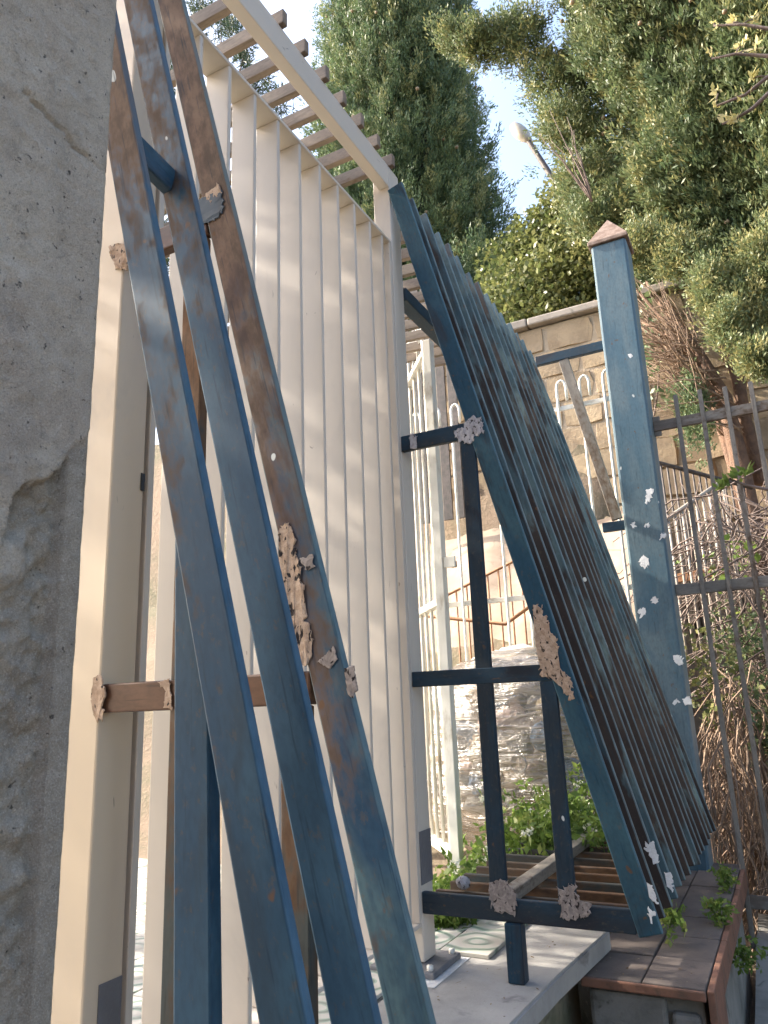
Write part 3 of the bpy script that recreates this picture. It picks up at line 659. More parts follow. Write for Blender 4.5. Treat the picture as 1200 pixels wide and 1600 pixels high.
# ------------------------------------------------------------------ street lamp far behind
M['lamp'] = m_simple('pale_lamp_head', (.42, .39, .33), (.32, .29, .24), 6, .5)
sl = thing('street_lamp', tuple(at(868, 700, Y=13)), 'pale street lamp head on a slanting brown arm between the trees', 'street lamp')
h0 = at(801, 196, Y=13); h1 = at(823, 216, Y=13); h2 = at(872, 292, Y=13)
pipe('arm', sl, [h1 + (h0 - h1) * .1, h1, h2, h2 + Vector((.3, .05, -.9)), h2 + Vector((.35, .05, -6))], [.055, .055, .065, .08, .1], M['dark_rail'])
dd = (h1 - h0)
pipe('lamp_head', sl, [h0 - dd * .05, h0 + dd * .05, h0 + dd * .3, h0 + dd * .6, h0 + dd * .9, h0 + dd * 1.05, h0 + dd * 1.25], [.03, .09, .13, .14, .12, .085, .06], M['lamp'], 14)

# ------------------------------------------------------------------ foliage
def blades(n, length, width, spread, base_r, seed, up=1.0):
    """template: n diamond blades fanning upward; returns verts (n*4,3)"""
    r = np.random.default_rng(seed)
    d = r.normal(size=(n, 3)) * spread + np.array([0, 0, up]); d /= np.linalg.norm(d, axis=1)[:, None]
    base = r.normal(size=(n, 3)) * base_r
    l = length * r.uniform(.6, 1.25, n)[:, None]; w = width * r.uniform(.7, 1.3, n)[:, None]
    s = np.cross(d, r.normal(size=(n, 3))); s /= np.linalg.norm(s, axis=1)[:, None]
    mid = base + d * l * .45
    return np.stack([base, mid + s * w, base + d * l, mid - s * w], 1)        # n,4,3
def rot_to(dirs, r):
    """rotation matrices taking +Z to dirs with a random spin"""
    z = dirs / np.linalg.norm(dirs, axis=1)[:, None]; a = r.normal(size=z.shape)
    x = np.cross(a, z); x /= np.linalg.norm(x, axis=1)[:, None]; y_ = np.cross(z, x)
    return np.stack([x, y_, z], 2)
def scatter(name, parent, temps, pos, dirs, scale, mat, tint, seed=3, jit=.15, kind=None):
    r = np.random.default_rng(seed); pos = np.asarray(pos); R = rot_to(np.asarray(dirs), r); pick = r.integers(0, len(temps), len(pos))
    VV = []; TT = []
    for k, t in enumerate(temps):
        m = pick == k
        if not m.any(): continue
        v = np.einsum('nij,bvj->nbvi', R[m], t) * scale[m][:, None, None, None] + pos[m][:, None, None, :]
        tt = np.repeat((tint[m][:, None] + r.normal(size=(m.sum(), t.shape[0])) * jit)[:, :, None], 4, 2)
        VV.append(v.reshape(-1, 3)); TT.append(tt.ravel())
    V = np.concatenate(VV); T = np.clip(np.concatenate(TT), 0, 1); F = np.arange(len(V), dtype=np.int32).reshape(-1, 4)
    o = mesh_obj(name, np_mesh(name, V, F, False, T), mat, parent, Matrix.Identity(4))
    if kind: o['kind'] = kind
    return o
def profile_points(n, prof, cx, cy, seed, inner=.72, lump=.18, lean=(0, 0), zvis=99.):
    """points in a lumpy shell round a vertical axis: prof = [(z, r)...]"""
    r = np.random.default_rng(seed); zs = np.array([p[0] for p in prof]); rs = np.array([p[1] for p in prof])
    cand = r.uniform(zs[0], zs[-1], n * 12); a = r.uniform(0, 2 * np.pi, n * 12); w = np.interp(cand, zs, rs) / rs.max()
    tc_ = -np.array([cx, cy]) / math.hypot(cx, cy); w = w * np.where((np.cos(a) * tc_[0] + np.sin(a) * tc_[1] > -.25) & (cand < zvis), 1., .07)
    keep = r.uniform(0, 1, n * 12) < w; z = cand[keep][:n]; a = a[keep][:n]; base = np.interp(z, zs, rs)
    lm = np.array([fbm(math.cos(q) * 1.8 + seed, math.sin(q) * 1.8, zz * 1.1, 3) for q, zz in zip(a, z)])
    f = (inner + (1 - inner) * r.uniform(0, 1, len(z)) ** .6)
    rad = base * (1 + lump * lm) * f
    p = np.stack([cx + rad * np.cos(a) + lean[0] * (z - zs[0]), cy + rad * np.sin(a) + lean[1] * (z - zs[0]), z], 1)
    out = np.stack([np.cos(a), np.sin(a), np.zeros_like(a)], 1); return p, out, f
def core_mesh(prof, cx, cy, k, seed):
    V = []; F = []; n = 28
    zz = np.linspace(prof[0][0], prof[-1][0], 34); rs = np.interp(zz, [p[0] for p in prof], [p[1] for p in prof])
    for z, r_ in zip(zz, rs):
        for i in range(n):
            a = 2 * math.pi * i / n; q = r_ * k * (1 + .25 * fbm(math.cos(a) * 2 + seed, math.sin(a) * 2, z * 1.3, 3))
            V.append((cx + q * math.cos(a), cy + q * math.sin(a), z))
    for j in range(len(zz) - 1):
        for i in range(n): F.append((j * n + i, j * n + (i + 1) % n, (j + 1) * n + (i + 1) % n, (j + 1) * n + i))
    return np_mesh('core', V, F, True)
M['cyp'] = m_leaf('cypress_green', (.090, .145, .075), (.160, .220, .105), (.29, .30, .135), .32)
M['cyp2'] = m_leaf('cypress_olive_green', (.085, .128, .060), (.155, .195, .088), (.30, .28, .115), .34)
M['core'] = m_simple('crown_shade_core', (.030, .036, .020), (.045, .038, .024), 4, .95)  # dark core colour stands in for shade between the tufts
M['bark'] = m_simple('cypress_bark', (.20, .12, .08), (.12, .075, .055), 14, .9, .6, .02)
M['cone'] = m_simple('cypress_cone', (.34, .25, .16), (.24, .16, .10), 12, .7)
M['bush'] = m_leaf('sunlit_ivy_leaf', (.08, .11, .04), (.18, .20, .07), (.34, .33, .14), .4, .35)
M['pine'] = m_leaf('pine_needle', (.03, .055, .03), (.05, .08, .045), (.08, .10, .05), .2)
M['weed'] = m_leaf('fresh_weed_leaf', (.10, .17, .04), (.17, .26, .055), (.28, .33, .09), .45)
M['drytwig'] = m_simple('dry_vine', (.30, .215, .15), (.19, .13, .095), 12, .9)
M['twig'] = m_simple('grey_twig', (.20, .15, .13), (.13, .10, .085), 18, .9)

def cypress(name, label, prof, cx, cy, nclump, csize, mat, seed, trunk_z0, lit=.0, ncones=60, group=None, zvis=99.):
    tr = thing(name, (cx, cy, trunk_z0), label, 'tree', group)
    pipe('trunk', tr, wander((cx, cy, trunk_z0), (cx, cy, prof[-1][0] - 1), .1, 8, seed), [.2, .19, .17, .15, .13, .1, .08, .06, .03], M['bark'], 10)
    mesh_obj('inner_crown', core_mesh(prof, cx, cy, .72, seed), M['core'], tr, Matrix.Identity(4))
    # bushy plumes: each plume is a cone of many clumps so light and dark tufts read
    p, out, f = profile_points(nclump // 9, prof, cx, cy, seed, .80, .34, (0, 0), zvis)
    r = np.random.default_rng(seed + 1); n = len(p); m = 9
    up = out * .50 + np.array([0, 0, 1.0]) + r.normal(size=(n, 3)) * .16; up /= np.linalg.norm(up, axis=1)[:, None]
    t = np.linspace(-.45, 1., m)[None, :, None]; plume = r.uniform(.7, 1.5, (n, 1, 1)) * csize * 1.5
    width = (1 - (t + .45) / 1.6) * csize * .40
    pos = (p[:, None, :] + up[:, None, :] * t * plume + r.normal(size=(n, m, 3)) * width).reshape(-1, 3)
    dirs = (up[:, None, :] + r.normal(size=(n, m, 3)) * .30 + out[:, None, :] * .15).reshape(-1, 3)
    tint = (np.repeat(np.clip(r.normal(.36, .27, (n, 1)), 0, 1), m, 1) + np.linspace(-.12, .14, m)[None, :]).ravel() + lit
    temps = [blades(25, csize * .225, csize * .030, .44, csize * .13, seed * 10 + i) for i in range(6)]
    scatter('foliage', tr, temps, pos, dirs, r.uniform(.7, 1.3, len(pos)), mat, tint, seed)
    if ncones:
        q, oo, ff_ = profile_points(ncones, prof, cx, cy, seed + 5, .96, .34, (0, 0), zvis)
        bmc = bmesh.new(); bmesh.ops.create_icosphere(bmc, subdivisions=1, radius=1.); vv = np.array([v.co[:] for v in bmc.verts]); fc = np.array([[v.index for v in f_.verts] for f_ in bmc.faces]); bmc.free()
        V = []; F = []
        for i in range(len(q)):
            V.append(q[i] + oo[i] * csize * .55 + vv * csize * r.uniform(.08, .115)); F.append(fc + len(vv) * i)
        mesh_obj('cones', np_mesh('cones', np.concatenate(V), np.concatenate(F), True), M['cone'], tr, Matrix.Identity(4))['kind'] = 'stuff'
    return tr
profL = [(2.6, 1.5), (4.0, 1.8), (5.6, 1.6), (7.4, 1.18), (10.0, 1.08), (12.5, .95), (15, .6), (16.5, .1)]
cypress('cypress_tree', 'dense dark green columnar cypress rising behind the gate beam', profL, -4.25, 9.4, 21000, .27, M['cyp'], 3, 3.2, 0.04, 130, None, 12.)
profR = [(2.75, .25), (3.2, .8), (3.9, 1.2), (5.2, 1.45), (6.6, 1.6), (8.5, 1.7), (10.5, 1.4), (12.5, .5)]
CR = cypress('cypress_tree', 'huge olive green cypress with bare brown lower twigs at upper right', profR, .62, 6.9, 27000, .23, M['cyp2'], 8, .9, .06, 110, None, 8.)
def blob(parent, c, rad, n, csize, mat, seed, lit=.1, name='foliage', up=.8):
    r = np.random.default_rng(seed); d = r.normal(size=(n, 3)); d /= np.linalg.norm(d, axis=1)[:, None]
    f = r.uniform(.45, 1, n)[:, None]; p = np.array(c) + d * f * np.array(rad) * (1 + .25 * r.normal(size=(n, 1)))
    dirs = d * .6 + np.array([0, 0, up]) + r.normal(size=(n, 3)) * .25
    temps = [blades(30, csize * .21, csize * .033, .55, csize * .17, seed + i) for i in range(4)]
    return scatter(name, parent, temps, p, dirs, r.uniform(.7, 1.3, n), mat, np.clip(r.normal(.45, .22, n) + lit, 0, 1), seed)
# the long side branch reaching left, and low sprays hanging over the wall
bl = at(745, 75, Y=6.2)
for i, (px, py, sx, sz, Y_) in enumerate(((712, 62, .16, .14, 6.2), (745, 72, .18, .18, 6.2), (778, 62, .22, .26, 6.3), (815, 60, .28, .36, 6.3), (858, 120, .30, .34, 6.4), (880, 200, .28, .34, 6.4), (905, 280, .26, .30, 6.4), (935, 340, .26, .26, 6.3))):
    blob(CR, at(px, py, Y=Y_), (sx, .25, sz), 160 if sx < .25 else 260, .2, M['cyp2'], 60 + i, .12)
for i, (px, py, sx, sz, Y_) in enumerate(((1110, 455, .13, .26, 5.6), (1140, 500, .14, .24, 5.5), (1172, 470, .20, .30, 5.6), (1060, 400, .22, .22, 5.8), (990, 380, .24, .18, 5.9), (1185, 560, .15, .14, 5.5), (1195, 400, .25, .3, 5.6))):
    blob(CR, at(px, py, Y=Y_), (sx, .18, sz), 170, .17, M['cyp2'], 80 + i, .22)
blob(CR, at(1085, 640, Y=5.9), (.14, .12, .34), 150, .16, M['cyp'], 120, -.05)
# bare limbs and twigs under the crown
limbs = [((1195, 900), (1130, 620), (1040, 470), .075, 6.2), ((1160, 800), (1110, 600), (1010, 440), .05, 6.3), ((1185, 760), (1150, 590), (1100, 430), .06, 6.4), ((1130, 640), (1060, 520), (960, 415), .022, 6.1), ((1120, 600), (1080, 540), (1000, 500), .02, 6.0)]
for i, (a, b, c, r0, Y_) in enumerate(limbs):
    pa, pb, pc = at(*a, Y=Y_), at(*b, Y=Y_), at(*c, Y=Y_ + .2)
    pts = [pa.lerp(pb, u) for u in (0, .33, .66)] + [pb.lerp(pc, u) for u in (0, .33, .66, 1)]
    pts = [p + mnoise.noise_vector(p * 2.) * .03 for p in pts]
    pipe('limb', CR, pts, [r0 * k for k in (1, .95, .9, .8, .65, .5, .3)], M['bark'], 9)
paths = []
for i in range(190):
    Y_ = rnd.uniform(5.85, 6.4); u = rnd.random(); a = at(1140 - 90 * u + rnd.uniform(-25, 25), 660 - 150 * u + rnd.uniform(-30, 30), Y=Y_)
    b = at(1140 - 90 * u - rnd.uniform(30, 130), 660 - 150 * u - rnd.uniform(-20, 120), Y=Y_ - rnd.uniform(0, .4))
    paths.append((wander(a, b, .06, 4, i), [.007, .006, .005, .003, .0015]))
o = mesh_obj('dry_twigs', pipe_mesh(paths, 4), M['drytwig'], CR, Matrix.Identity(4)); o['kind'] = 'stuff'
# pale dead twigs on the crown's left flank
paths = [(wander(at(925, 315, Y=5.6), at(rnd.uniform(845, 900), rnd.uniform(130, 250), Y=5.4), .07, 5, 300 + i), [.008, .007, .006, .004, .003, .0015]) for i in range(9)]
mesh_obj('dead_twigs', pipe_mesh(paths, 4), M['twig'], CR, Matrix.Identity(4))['kind'] = 'stuff'

# unseen cypress copy added beyond the right edge to cut sky light there
for (dx, dy, lab) in ((4.6, -4.6, 'olive green cypress copy added beyond the picture edge to screen the sky'),):
    e = bpy.data.objects.new('cypress_tree', None); base = WM[CR.name].copy(); base.translation += Vector((dx, dy, -3.4)); link(e, None, base); tag(e, lab, 'tree')
    for ch in list(CR.children):
        if ch.name.startswith(('trunk', 'inner_crown')) or (ch.name.startswith('foliage') and len(ch.data.polygons) > 200000):
            c = ch.copy(); COL.objects.link(c); c.parent = e; c.matrix_basis = ch.matrix_basis.copy(); WM[c.name] = base @ ch.matrix_basis
# unseen tree added behind the gate to block and dapple sun on the slats
ot = thing('added_shade_tree', (-4.0, 1.6, SLAB), 'small leafy tree added behind the cream gate slats to dapple the light', 'tree')
pipe('trunk', ot, wander((-4.0, 1.6, SLAB), (-4.0, 1.7, 2.2), .12, 6, 9), [.09, .08, .075, .07, .06, .05, .03], M['bark'], 8)
r6 = np.random.default_rng(14); no = 2300; cc = np.array([[-4.0, -.1, 2.9], [-4.1, -.4, 1.9], [-4.0, .3, 3.6], [-4.0, -.8, 2.7], [-4.1, .2, 1.4], [-4.0, 1.2, 3.6], [-4.0, 1.2, 2.2], [-4.2, 2.2, 2.4], [-3.9, 1.7, 3.2], [-4.1, .5, 2.6], [-4.0, 2.0, 1.4], [-4.0, .9, 1.3]])
oi_ = r6.integers(0, 12, no); od = r6.normal(size=(no, 3)); od /= np.linalg.norm(od, axis=1)[:, None]
scatter('foliage', ot, [blades(9, .09, .018, .8, .06, 170 + i, .3) for i in range(4)], cc[oi_] + od * (.7 * r6.uniform(.3, 1, no) ** .5)[:, None], od + np.array([0, 0, .3]), r6.uniform(.8, 1.4, no), M['cyp'], r6.uniform(.2, .8, no), 12)
for i in range(12): pipe('limb', ot, wander((-4.0, 1.65, 1.0), cc[i], .15, 5, 600 + i), [.05, .04, .03, .022, .015, .008], M['bark'], 6)

# broad-leaved bush above the wall
bs = thing('leafy_bush', (-1.8, 8.2, 3.25), 'sunlit yellow-green leafy bush above the stone wall between the cypresses', 'bush')
nb_ = 8000; rr2 = np.random.default_rng(5)
cs = np.array([[-2.1, 8.0, 4.1], [-1.6, 8.1, 4.3], [-1.2, 8.2, 4.0], [-2.0, 8.4, 5.0], [-1.6, 8.3, 5.3], [-1.15, 8.4, 5.0], [-2.3, 8.5, 4.9], [-1.0, 8.5, 5.4], [-2.4, 8.2, 3.7], [-.8, 8.2, 4.2]]); rd = rr2.uniform(.45, .75, 10)
ci = rr2.integers(0, 10, nb_); d_ = rr2.normal(size=(nb_, 3)); d_ /= np.linalg.norm(d_, axis=1)[:, None]
cs[:, 1] -= .55; cs[:, 0] += .22
pp = cs[ci] + d_ * (rd[ci] * rr2.uniform(.5, 1.05, nb_))[:, None]
scatter('foliage', bs, [blades(8, .062, .019, .9, .05, 70 + i, .3) for i in range(5)], pp, d_ + np.array([0, 0, .2]), rr2.uniform(.7, 1.3, nb_), M['bush'], np.clip(rr2.normal(.2, .22, nb_) + .55 * rr2.uniform(0, 1, 10)[ci], 0, 1), 9)
for i in range(10): pipe('stem', bs, wander((-1.7 + rnd.uniform(-.4, .4), 8.3, 3.2), cs[i], .15, 5, 400 + i), [.03, .025, .02, .015, .01, .006], M['twig'], 6)
pipe('stem', bs, wander((-1.5, 8.2, 3.3), at(880, 300, Y=8.1), .2, 6, 77), [.015, .014, .012, .01, .008, .006, .004], M['twig'], 5)

# pines seen through the overhead bars
for i, (bx, by, label, spots) in enumerate(((-8.6, 9.5, 'thin pine sprays showing through the overhead bars against the sky', [(385, 70), (380, 100), (410, 120), (395, 140), (440, 165), (365, 60), (352, 35), (310, 15)]), (-10.5, 7.5, 'pine tree hidden behind the left of the gate', [(330, 25), (300, 60), (270, 120), (240, 200), (255, 420), (250, 360)]))):
    pt = thing('pine_tree', (bx, by, -.8), label, 'tree')
    pipe('trunk', pt, wander((bx, by, -.8), (bx, by, 9.), .3, 8, i), [.2, .19, .18, .16, .14, .12, .1, .08, .05], M['bark'], 8)
    pos = []; dr_ = []
    for (px, py) in spots:
        c = at(px, py, Y=by); hub = Vector((bx, by, min(c.z - .4, 8.8)))
        pipe('branch', pt, wander(hub, c, .2, 5, px), [.05, .04, .03, .025, .018, .01], M['twig'], 5)
        for k in range(22):
            d = Vector((rnd.gauss(0, 1), rnd.gauss(0, 1), rnd.gauss(.3, 1))).normalized(); pos.append(c + d * rnd.uniform(0, .38)); dr_.append(d + Vector((0, 0, .4)))
    n = len(pos); scatter('foliage', pt, [blades(22, .2, .008, .7, .03, 90 + k) for k in range(3)], np.array([p[:] for p in pos]), np.array([p[:] for p in dr_]), nr.uniform(.8, 1.2, n), M['pine'], nr.uniform(.2, .8, n), 5)

# ------------------------------------------------------------------ plastic sack of rubbish
def m_film():
    t = NT('clear_crinkled_plastic'); v = t.coord((1, 1, 2.2), rand=False); n = t.noise(v, 7, 6, .6, 1.5); w = t.noise(t.coord((.6, .6, 5), rand=False), 6, 4, .6, .6)
    nb = t.bump(n, .5, .03); nb = t.bump(w, .8, .04, nb)
    g = t.n('BsdfGlossy'); g.inputs['Roughness'].default_value = .24; g.inputs['Color'].default_value = (.75, .75, .75, 1); t.l(nb, g.inputs['Normal'])
    d = t.n('BsdfDiffuse'); d.inputs['Color'].default_value = (.42, .35, .27, 1); t.l(nb, d.inputs['Normal'])
    tr = t.n('BsdfTransparent'); m1 = t.n('MixShader'); m2 = t.n('MixShader'); lw = t.n('LayerWeight'); lw.inputs['Blend'].default_value = .45; t.l(nb, lw.inputs['Normal'])
    t.l(t.step(w, .35, .75), m1.inputs[0]); 
    mm = t.math('MULTIPLY_ADD', t.step(w, .40, .68), .55, .26); t.l(mm, m1.inputs[0]); t.l(tr.outputs[0], m1.inputs[1]); t.l(d.outputs[0], m1.inputs[2])
    f2 = t.math('MULTIPLY_ADD', lw.outputs['Facing'], .42, .10); t.l(f2, m2.inputs[0]); t.l(m1.outputs[0], m2.inputs[1]); t.l(g.outputs[0], m2.inputs[2]); t.l(m2.outputs[0], t.out.inputs['Surface']); return t.m
M['film'] = m_film()
def sack_mesh(c, rx, ry, rz, seed, amp=.10):
    bm = bmesh.new(); bmesh.ops.create_icosphere(bm, subdivisions=5, radius=1.)
    for v in bm.verts:
        d = v.co.normalized(); q = Vector((abs(d.x) ** .7 * (1 if d.x > 0 else -1) * rx, abs(d.y) ** .7 * (1 if d.y > 0 else -1) * ry, abs(d.z) ** .75 * (1 if d.z > 0 else -1) * rz))
        q *= 1 + amp * fbm(d.x * 2.2 + seed, d.y * 2.2, d.z * 2.2) + amp * .35 * abs(mnoise.noise(Vector((d.x * 7 + seed, d.y * 7, d.z * 18))))
        v.co = q + Vector(c)
    for f in bm.faces: f.smooth = True
    me = bpy.data.meshes.new('sack'); bm.to_mesh(me); bm.free(); return me
bagc = (-1.20, 3.62, -.25)
sk = thing('rubbish_sack', (-1.2, 3.62, -.8), 'big clear crinkled plastic sack of rubbish behind the dark uprights', 'sack')
mesh_obj('film', sack_mesh(bagc, .44, .26, .46, 2), M['film'], sk, Matrix.Identity(4))
cols = [(.30, .20, .12), (.42, .33, .24), (.55, .52, .48), (.16, .12, .09), (.12, .20, .32), (.60, .55, .40), (.35, .27, .15), (.5, .35, .3), (.10, .09, .08), (.25, .28, .3)]
cm_ = [m_simple('rubbish_%d' % i, c, tuple(x * .7 for x in c), 9, .6) for i, c in enumerate(cols)]
for i in range(46):
    d = Vector((rnd.gauss(0, 1), rnd.gauss(-.5, .7), rnd.gauss(0, 1))).normalized(); c = Vector(bagc) + Vector((d.x * .34, d.y * .19, d.z * .36)) * rnd.uniform(.55, 1)
    me = sack_mesh((0, 0, 0), rnd.uniform(.05, .12), rnd.uniform(.03, .07), rnd.uniform(.03, .08), i * 3.1, .16) if i < 8 else rubbish[i % 8]
    if i == 0: rubbish = []
    if i < 8: rubbish.append(me)
    mesh_obj('rubbish', me, cm_[i % 10], sk, Matrix.Translation(c) @ Matrix.Rotation(rnd.uniform(0, 3), 4, 'Y') @ Matrix.Rotation(rnd.uniform(-.6, .6), 4, 'X'))
rp = at(810, 1193, Y=3.36); pipe('hoop', sk, [rp + Vector((.037 * math.cos(a), 0, .037 * math.sin(a))) for a in np.linspace(0, 2 * math.pi, 20)], .005, M['weld_pale'], 6)
sk2 = thing('white_sack', (-1.25, 3.95, .0), 'pale crumpled sack top poking up behind the clear rubbish sack', 'sack')
mesh_obj('cloth', sack_mesh((-1.28, 4.0, .02), .32, .10, .24, 7, .18), m_simple('white_sackcloth', (.6, .6, .58), (.45, .45, .44), 6, .6), sk2, Matrix.Identity(4))

# ------------------------------------------------------------------ weeds, vines, branches
def weeds(name, spots, label=None, cat=None, kind=None, seed=1, size=.05, mat='weed', flowers=True):
    r = np.random.default_rng(seed); pos = []; dirs = []; sc = []; paths = []; fl = []
    for (x, y, z, h, spread, n) in spots:
        for k in range(n):
            a = r.uniform(0, 6.28); q = spread * math.sqrt(r.uniform(0, 1)); b = Vector((x + q * math.cos(a), y + q * math.sin(a), z)); hh = h * r.uniform(.5, 1.15)
            tip = b + Vector((r.normal() * .3 * hh, r.normal() * .3 * hh, hh)); pts = wander(b, tip, hh * .12, 4, int(r.integers(1e6))); paths.append((pts, [.0025, .0022, .002, .0015, .001]))
            for p in pts[1:]:
                for _ in range(3): pos.append((p + Vector(r.normal(size=3) * .018))[:]); dirs.append((r.normal(), r.normal(), .5)); sc.append(r.uniform(.6, 1.3))
            if flowers and r.random() < .10: fl.append(tip + Vector((0, 0, .01)))
    V = blades(1, 1, 1, 0, 0, 1)
    root = bpy.data.objects.new(name, None); link(root, None, Matrix.Translation(spots[0][:3])); tag(root, label, cat, kind=kind)
    mesh_obj('stem', pipe_mesh(paths, 4), M[mat], root, Matrix.Identity(4))
    n = len(pos); scatter('foliage', root, [blades(5, size, size * .24, .85, size * .2, seed + i, .3) for i in range(5)], np.array(pos), np.array(dirs), np.array(sc), M[mat], np.clip(r.normal(.5, .25, n), 0, 1), seed)
    if fl:
        n = len(fl) * 8; fp = np.repeat(np.array([p[:] for p in fl]), 8, 0) + r.normal(size=(n, 3)) * np.array([.014, .014, .006])
        scatter('flower', root, [blades(6, .012, .005, .9, .003, 7)], fp, np.tile([0, 0, 1.], (n, 1)), r.uniform(.7, 1.2, n), M['whiteflower'], np.ones(n), 4)
    return root
M['whiteflower'] = m_leaf('small_white_flower', (.7, .7, .6), (.75, .75, .65), (.8, .8, .7), .2)
WS = [(-1.02, 2.75, -.78, .20, .12, 60), (-.92, 2.98, -.78, .36, .14, 100), (-1.1, 3.0, -.78, .18, .16, 60), (-.72, 3.12, -.78, .32, .10, 60), (-1.18, 2.75, -.78, .12, .12, 50), (-.80, 3.3, -.8, .46, .06, 50), (-.88, 3.2, -.78, .28, .14, 60), (-1.15, 2.5, -.75, .10, .08, 40)]
w_ = weeds('weed_clump', WS, 'lush green weeds with tiny white flowers between the low bars and the sack', 'weeds', None, 3, .034)
for i, (px, py, Y_, label) in enumerate(((1050, 1425, 2.75, 'small weed sprouting from the terracotta step nearest the slat feet'), (1130, 1365, 3.5, 'bright weed at the far right corner of the terracotta step'), (1128, 1420, 3.0, 'weed growing down the edge of the step below the fence bars'), (1172, 1485, 3.2, 'broad-leaved weed at the foot of the fence footing'))):
    p = at(px, py, Y=Y_); weeds('weed_sprig', [(p.x, p.y, p.z - .04, .06, .03, 4)], label, 'weed', None, 20 + i, .024, 'weed', False)
r9 = np.random.default_rng(77); nl = 170
lp = np.concatenate([np.stack([r9.uniform(-1.0, -.68, 70), r9.uniform(1.6, 2.6, 70), np.full(70, SLAB + .003)], 1), np.stack([r9.uniform(-.64, -.33, 100), r9.uniform(2.4, 3.8, 100), np.full(100, -.772)], 1)])
M['litter'] = m_leaf('dry_leaf_litter', (.12, .075, .045), (.22, .15, .085), (.36, .28, .17), .1)
lo_ = scatter('leaf_litter', None, [blades(1, .020, .0035, 3., .004, 500 + i, 0.) * np.array([1, 1, .12]) for i in range(5)], lp, np.tile([0., 0., 1.], (nl, 1)) + r9.normal(size=(nl, 3)) * .04, r9.uniform(.4, 1.2, nl), M['litter'], r9.uniform(0, 1, nl), 3)
tag(lo_, 'bits of dry leaf scattered over the slab and the step', 'leaf litter', None, 'stuff')
# tangle of dry vines behind the fence on the right
def tangle(name, n, box_, mat, seed, rad, droop, label=None, cat=None, kind='stuff', jitter=.35):
    r = random.Random(seed); paths = []
    for i in range(n):
        x = r.uniform(box_[0], box_[1]); y = r.uniform(box_[2], box_[3]); z = r.uniform(box_[4], box_[5])
        a = Vector((x, y, z)); b = a + Vector((r.gauss(0, jitter), r.gauss(0, .12), -droop * r.uniform(.5, 1.2))); q = r.uniform(.5, 1.3) * rad
        paths.append((wander(a, b, .14, 5, seed * 1000 + i), [q * .6, q, q, q, q * .8, q * .5]))
    o = mesh_obj(name, pipe_mesh(paths, 4), mat); return tag(o, label, cat, None, kind)
tangle('dry_vines', 1500, (-.45, 1.4, 4.15, 4.8, -.7, .15), M['drytwig'], 5, .0048, .75, 'mass of dry brown vines hanging behind the right fence', 'vines', 'stuff', .22)
tangle('dead_brambles', 800, (-.40, 1.4, 4.4, 5.2, .1, 1.2), M['twig'], 6, .0042, .35, 'grey dead bramble stems tangled behind the right fence', 'brambles', 'stuff', .4)
def ivy(name, c, rad, n, size, mat, seed, label):
    r = np.random.default_rng(seed); p = np.array(c) + r.normal(size=(n, 3)) * np.array(rad)
    root = thing(name, c, label, 'ivy'); scatter('foliage', root, [blades(4, size, size * .34, .9, size * .3, seed + i, .2) for i in range(4)], p, r.normal(size=(n, 3)) + np.array([0, -.6, .3]), r.uniform(.6, 1.3, n), mat, np.clip(r.normal(.45, .25, n), 0, 1), seed); return root
ivy('ivy_patch', at(1105, 1060, Y=4.3), (.07, .06, .16), 140, .03, M['bush'], 31, 'pale leafy ivy among dry vines right of the blue post')
ivy('ivy_patch', at(1165, 1010, Y=4.6), (.09, .1, .12), 240, .03, M['cyp'], 32, 'dark green tuft behind the fence right of the pale ivy')
ivy('ivy_patch', at(1190, 1130, Y=4.4), (.05, .08, .14), 200, .03, M['cyp'], 33, 'lower dark green tuft at the right edge behind the fence')
ivy('ivy_patch', at(1140, 880, Y=4.7), (.14, .1, .12), 26, .045, M['weed'], 34, 'scattered green bramble leaves in front of the dark railing')
# hanging ivy strand on the wall by the blue post
iv = thing('ivy_strand', tuple(at(1018, 510, Y=6.3)), 'thin dark ivy strand hanging down the stone wall beside the blue post', 'ivy')
pts = [at(x, y_, Y=6.35) for x, y_ in ((1012, 490), (1018, 520), (1022, 550), (1030, 575), (1028, 610), (1022, 650))]
pipe('stem', iv, pts, .008, M['twig'], 5)
r5 = np.random.default_rng(8); ps = np.array([pts[int(i)][:] for i in r5.integers(0, 5, 60)]) + r5.normal(size=(60, 3)) * .06
scatter('foliage', iv, [blades(3, .09, .03, .9, .03, 55)], ps, r5.normal(size=(60, 3)) + np.array([0, -.5, 0]), r5.uniform(.6, 1.2, 60), M['cyp'], r5.uniform(.1, .6, 60), 2)
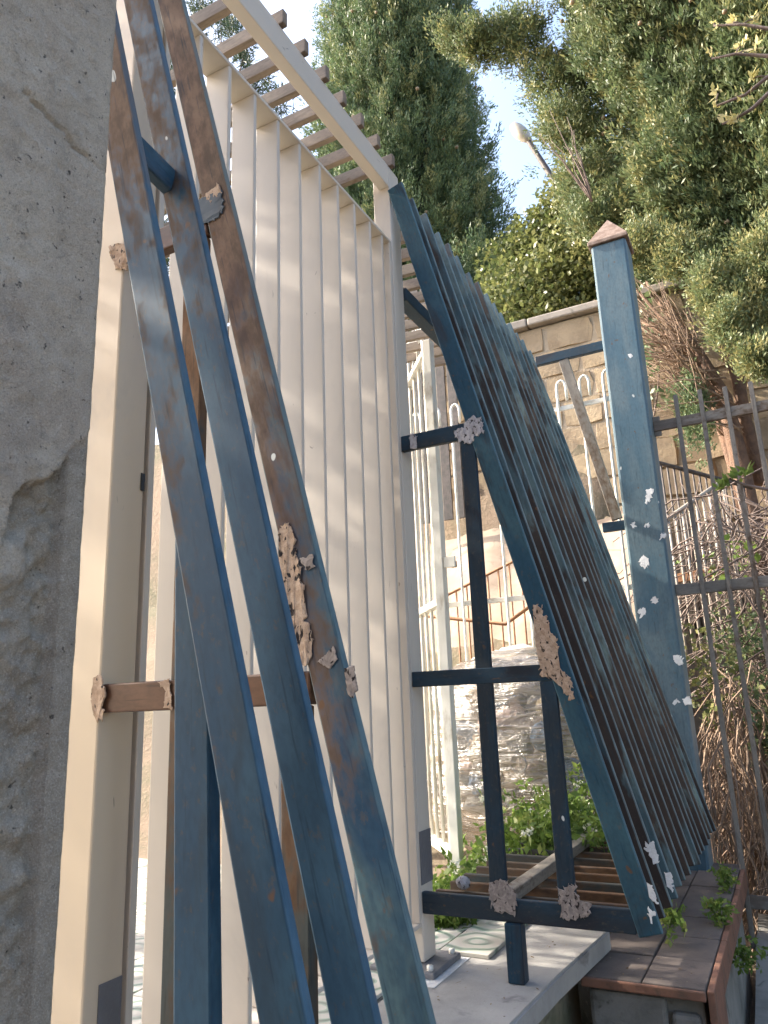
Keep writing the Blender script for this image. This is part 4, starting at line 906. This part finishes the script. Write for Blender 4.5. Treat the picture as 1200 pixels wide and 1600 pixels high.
# budding branches coming in at the top right corner, near
def branch(name, pxs, Y_, buds, label, seed):
    root = thing(name, tuple(at(*pxs[0], Y=Y_)), label, 'branch'); pts = [at(*p, Y=Y_) for p in pxs]
    pipe('twig', root, pts, [.006 - .0035 * i / (len(pts) - 1) for i in range(len(pts))], M['twig'], 6)
    r = np.random.default_rng(seed)
    for (px, py, s) in buds:
        c = at(px, py, Y=Y_); near = min(pts, key=lambda q: (q - c).length); pipe('stalk', root, [near, near.lerp(c, .5) + Vector((0, 0, .004)), c], .0018, M['twig'], 5)
        V = blades(11, .022 * s, .0052 * s, .75, .006, seed + px, .6)[None]
        n = 1; scatter('leaf', root, [V[0]], np.array([c[:]]), np.array([[r.normal() * .4 - .2, -.2, 1.]]), np.ones(1), M['budleaf'], np.array([.7]), seed + py)
    return root
M['budleaf'] = m_leaf('young_yellow_leaf', (.40, .38, .12), (.58, .52, .20), (.70, .62, .34), .45)
branch('budding_branch', [(1290, 20), (1200, 45), (1160, 38), (1115, 40)], 1.9, [(1145, 35, 1.1), (1180, 30, .8), (1117, 36, .7)], 'budding twig with pale leaves in the top right corner, topmost of three', 1)
branch('budding_branch', [(1290, 100), (1205, 88), (1150, 84), (1112, 92)], 1.85, [(1157, 72, 1.1), (1182, 76, 1.1), (1113, 82, .7)], 'budding twig with pale leaves at upper right, middle of three', 2)
branch('budding_branch', [(1300, 60), (1200, 120), (1165, 148), (1118, 166)], 1.75, [(1176, 122, 1.), (1122, 146, 1.1), (1162, 150, .8), (1118, 164, .6)], 'budding twig with pale leaves at upper right, lowest and longest of three', 3)
branch('budding_branch', [(1300, 75), (1205, 142), (1175, 170), (1150, 185), (1128, 194)], 1.7, [(1140, 190, 1.2), (1150, 186, .9)], 'drooping twig ending in yellow leaves below the three budding twigs', 4)
br = branch('green_sprig', [(1290, 790), (1200, 765), (1165, 758), (1140, 748)], 2.2, [(1135, 755, 1.6), (1150, 745, 1.5), (1165, 740, 1.5), (1125, 760, 1.1)], 'green leafy sprig in front of the right fence', 5)
for ch in br.children:
    if ch.name.startswith('leaf'): ch.data.materials[0] = M['weed']

for o in COL.objects:
    if o.parent is None:
        g = {'budding_branch': 'budding twigs at the top right', 'ivy_patch': 'leafy tufts behind the right fence', 'weed_sprig': 'small weeds round the step', 'cypress_tree': 'cypress trees', 'pine_tree': 'pines behind the gate'}.get(o.name.split('.')[0])
        if g: o['group'] = g
# ------------------------------------------------------------------ beyond the frame: ochre wall added behind the viewer for warm bounce light
M['ochre'] = m_simple('ochre_bounce_render', (.62, .45, .24), (.55, .40, .22), 2, .9, .2, .01)
hs = box('added_bounce_wall', None, (-4.5, -4.4, -1.3), (3.0, -4.0, 3.4), M['ochre'], .01); tag(hs, kind='structure')
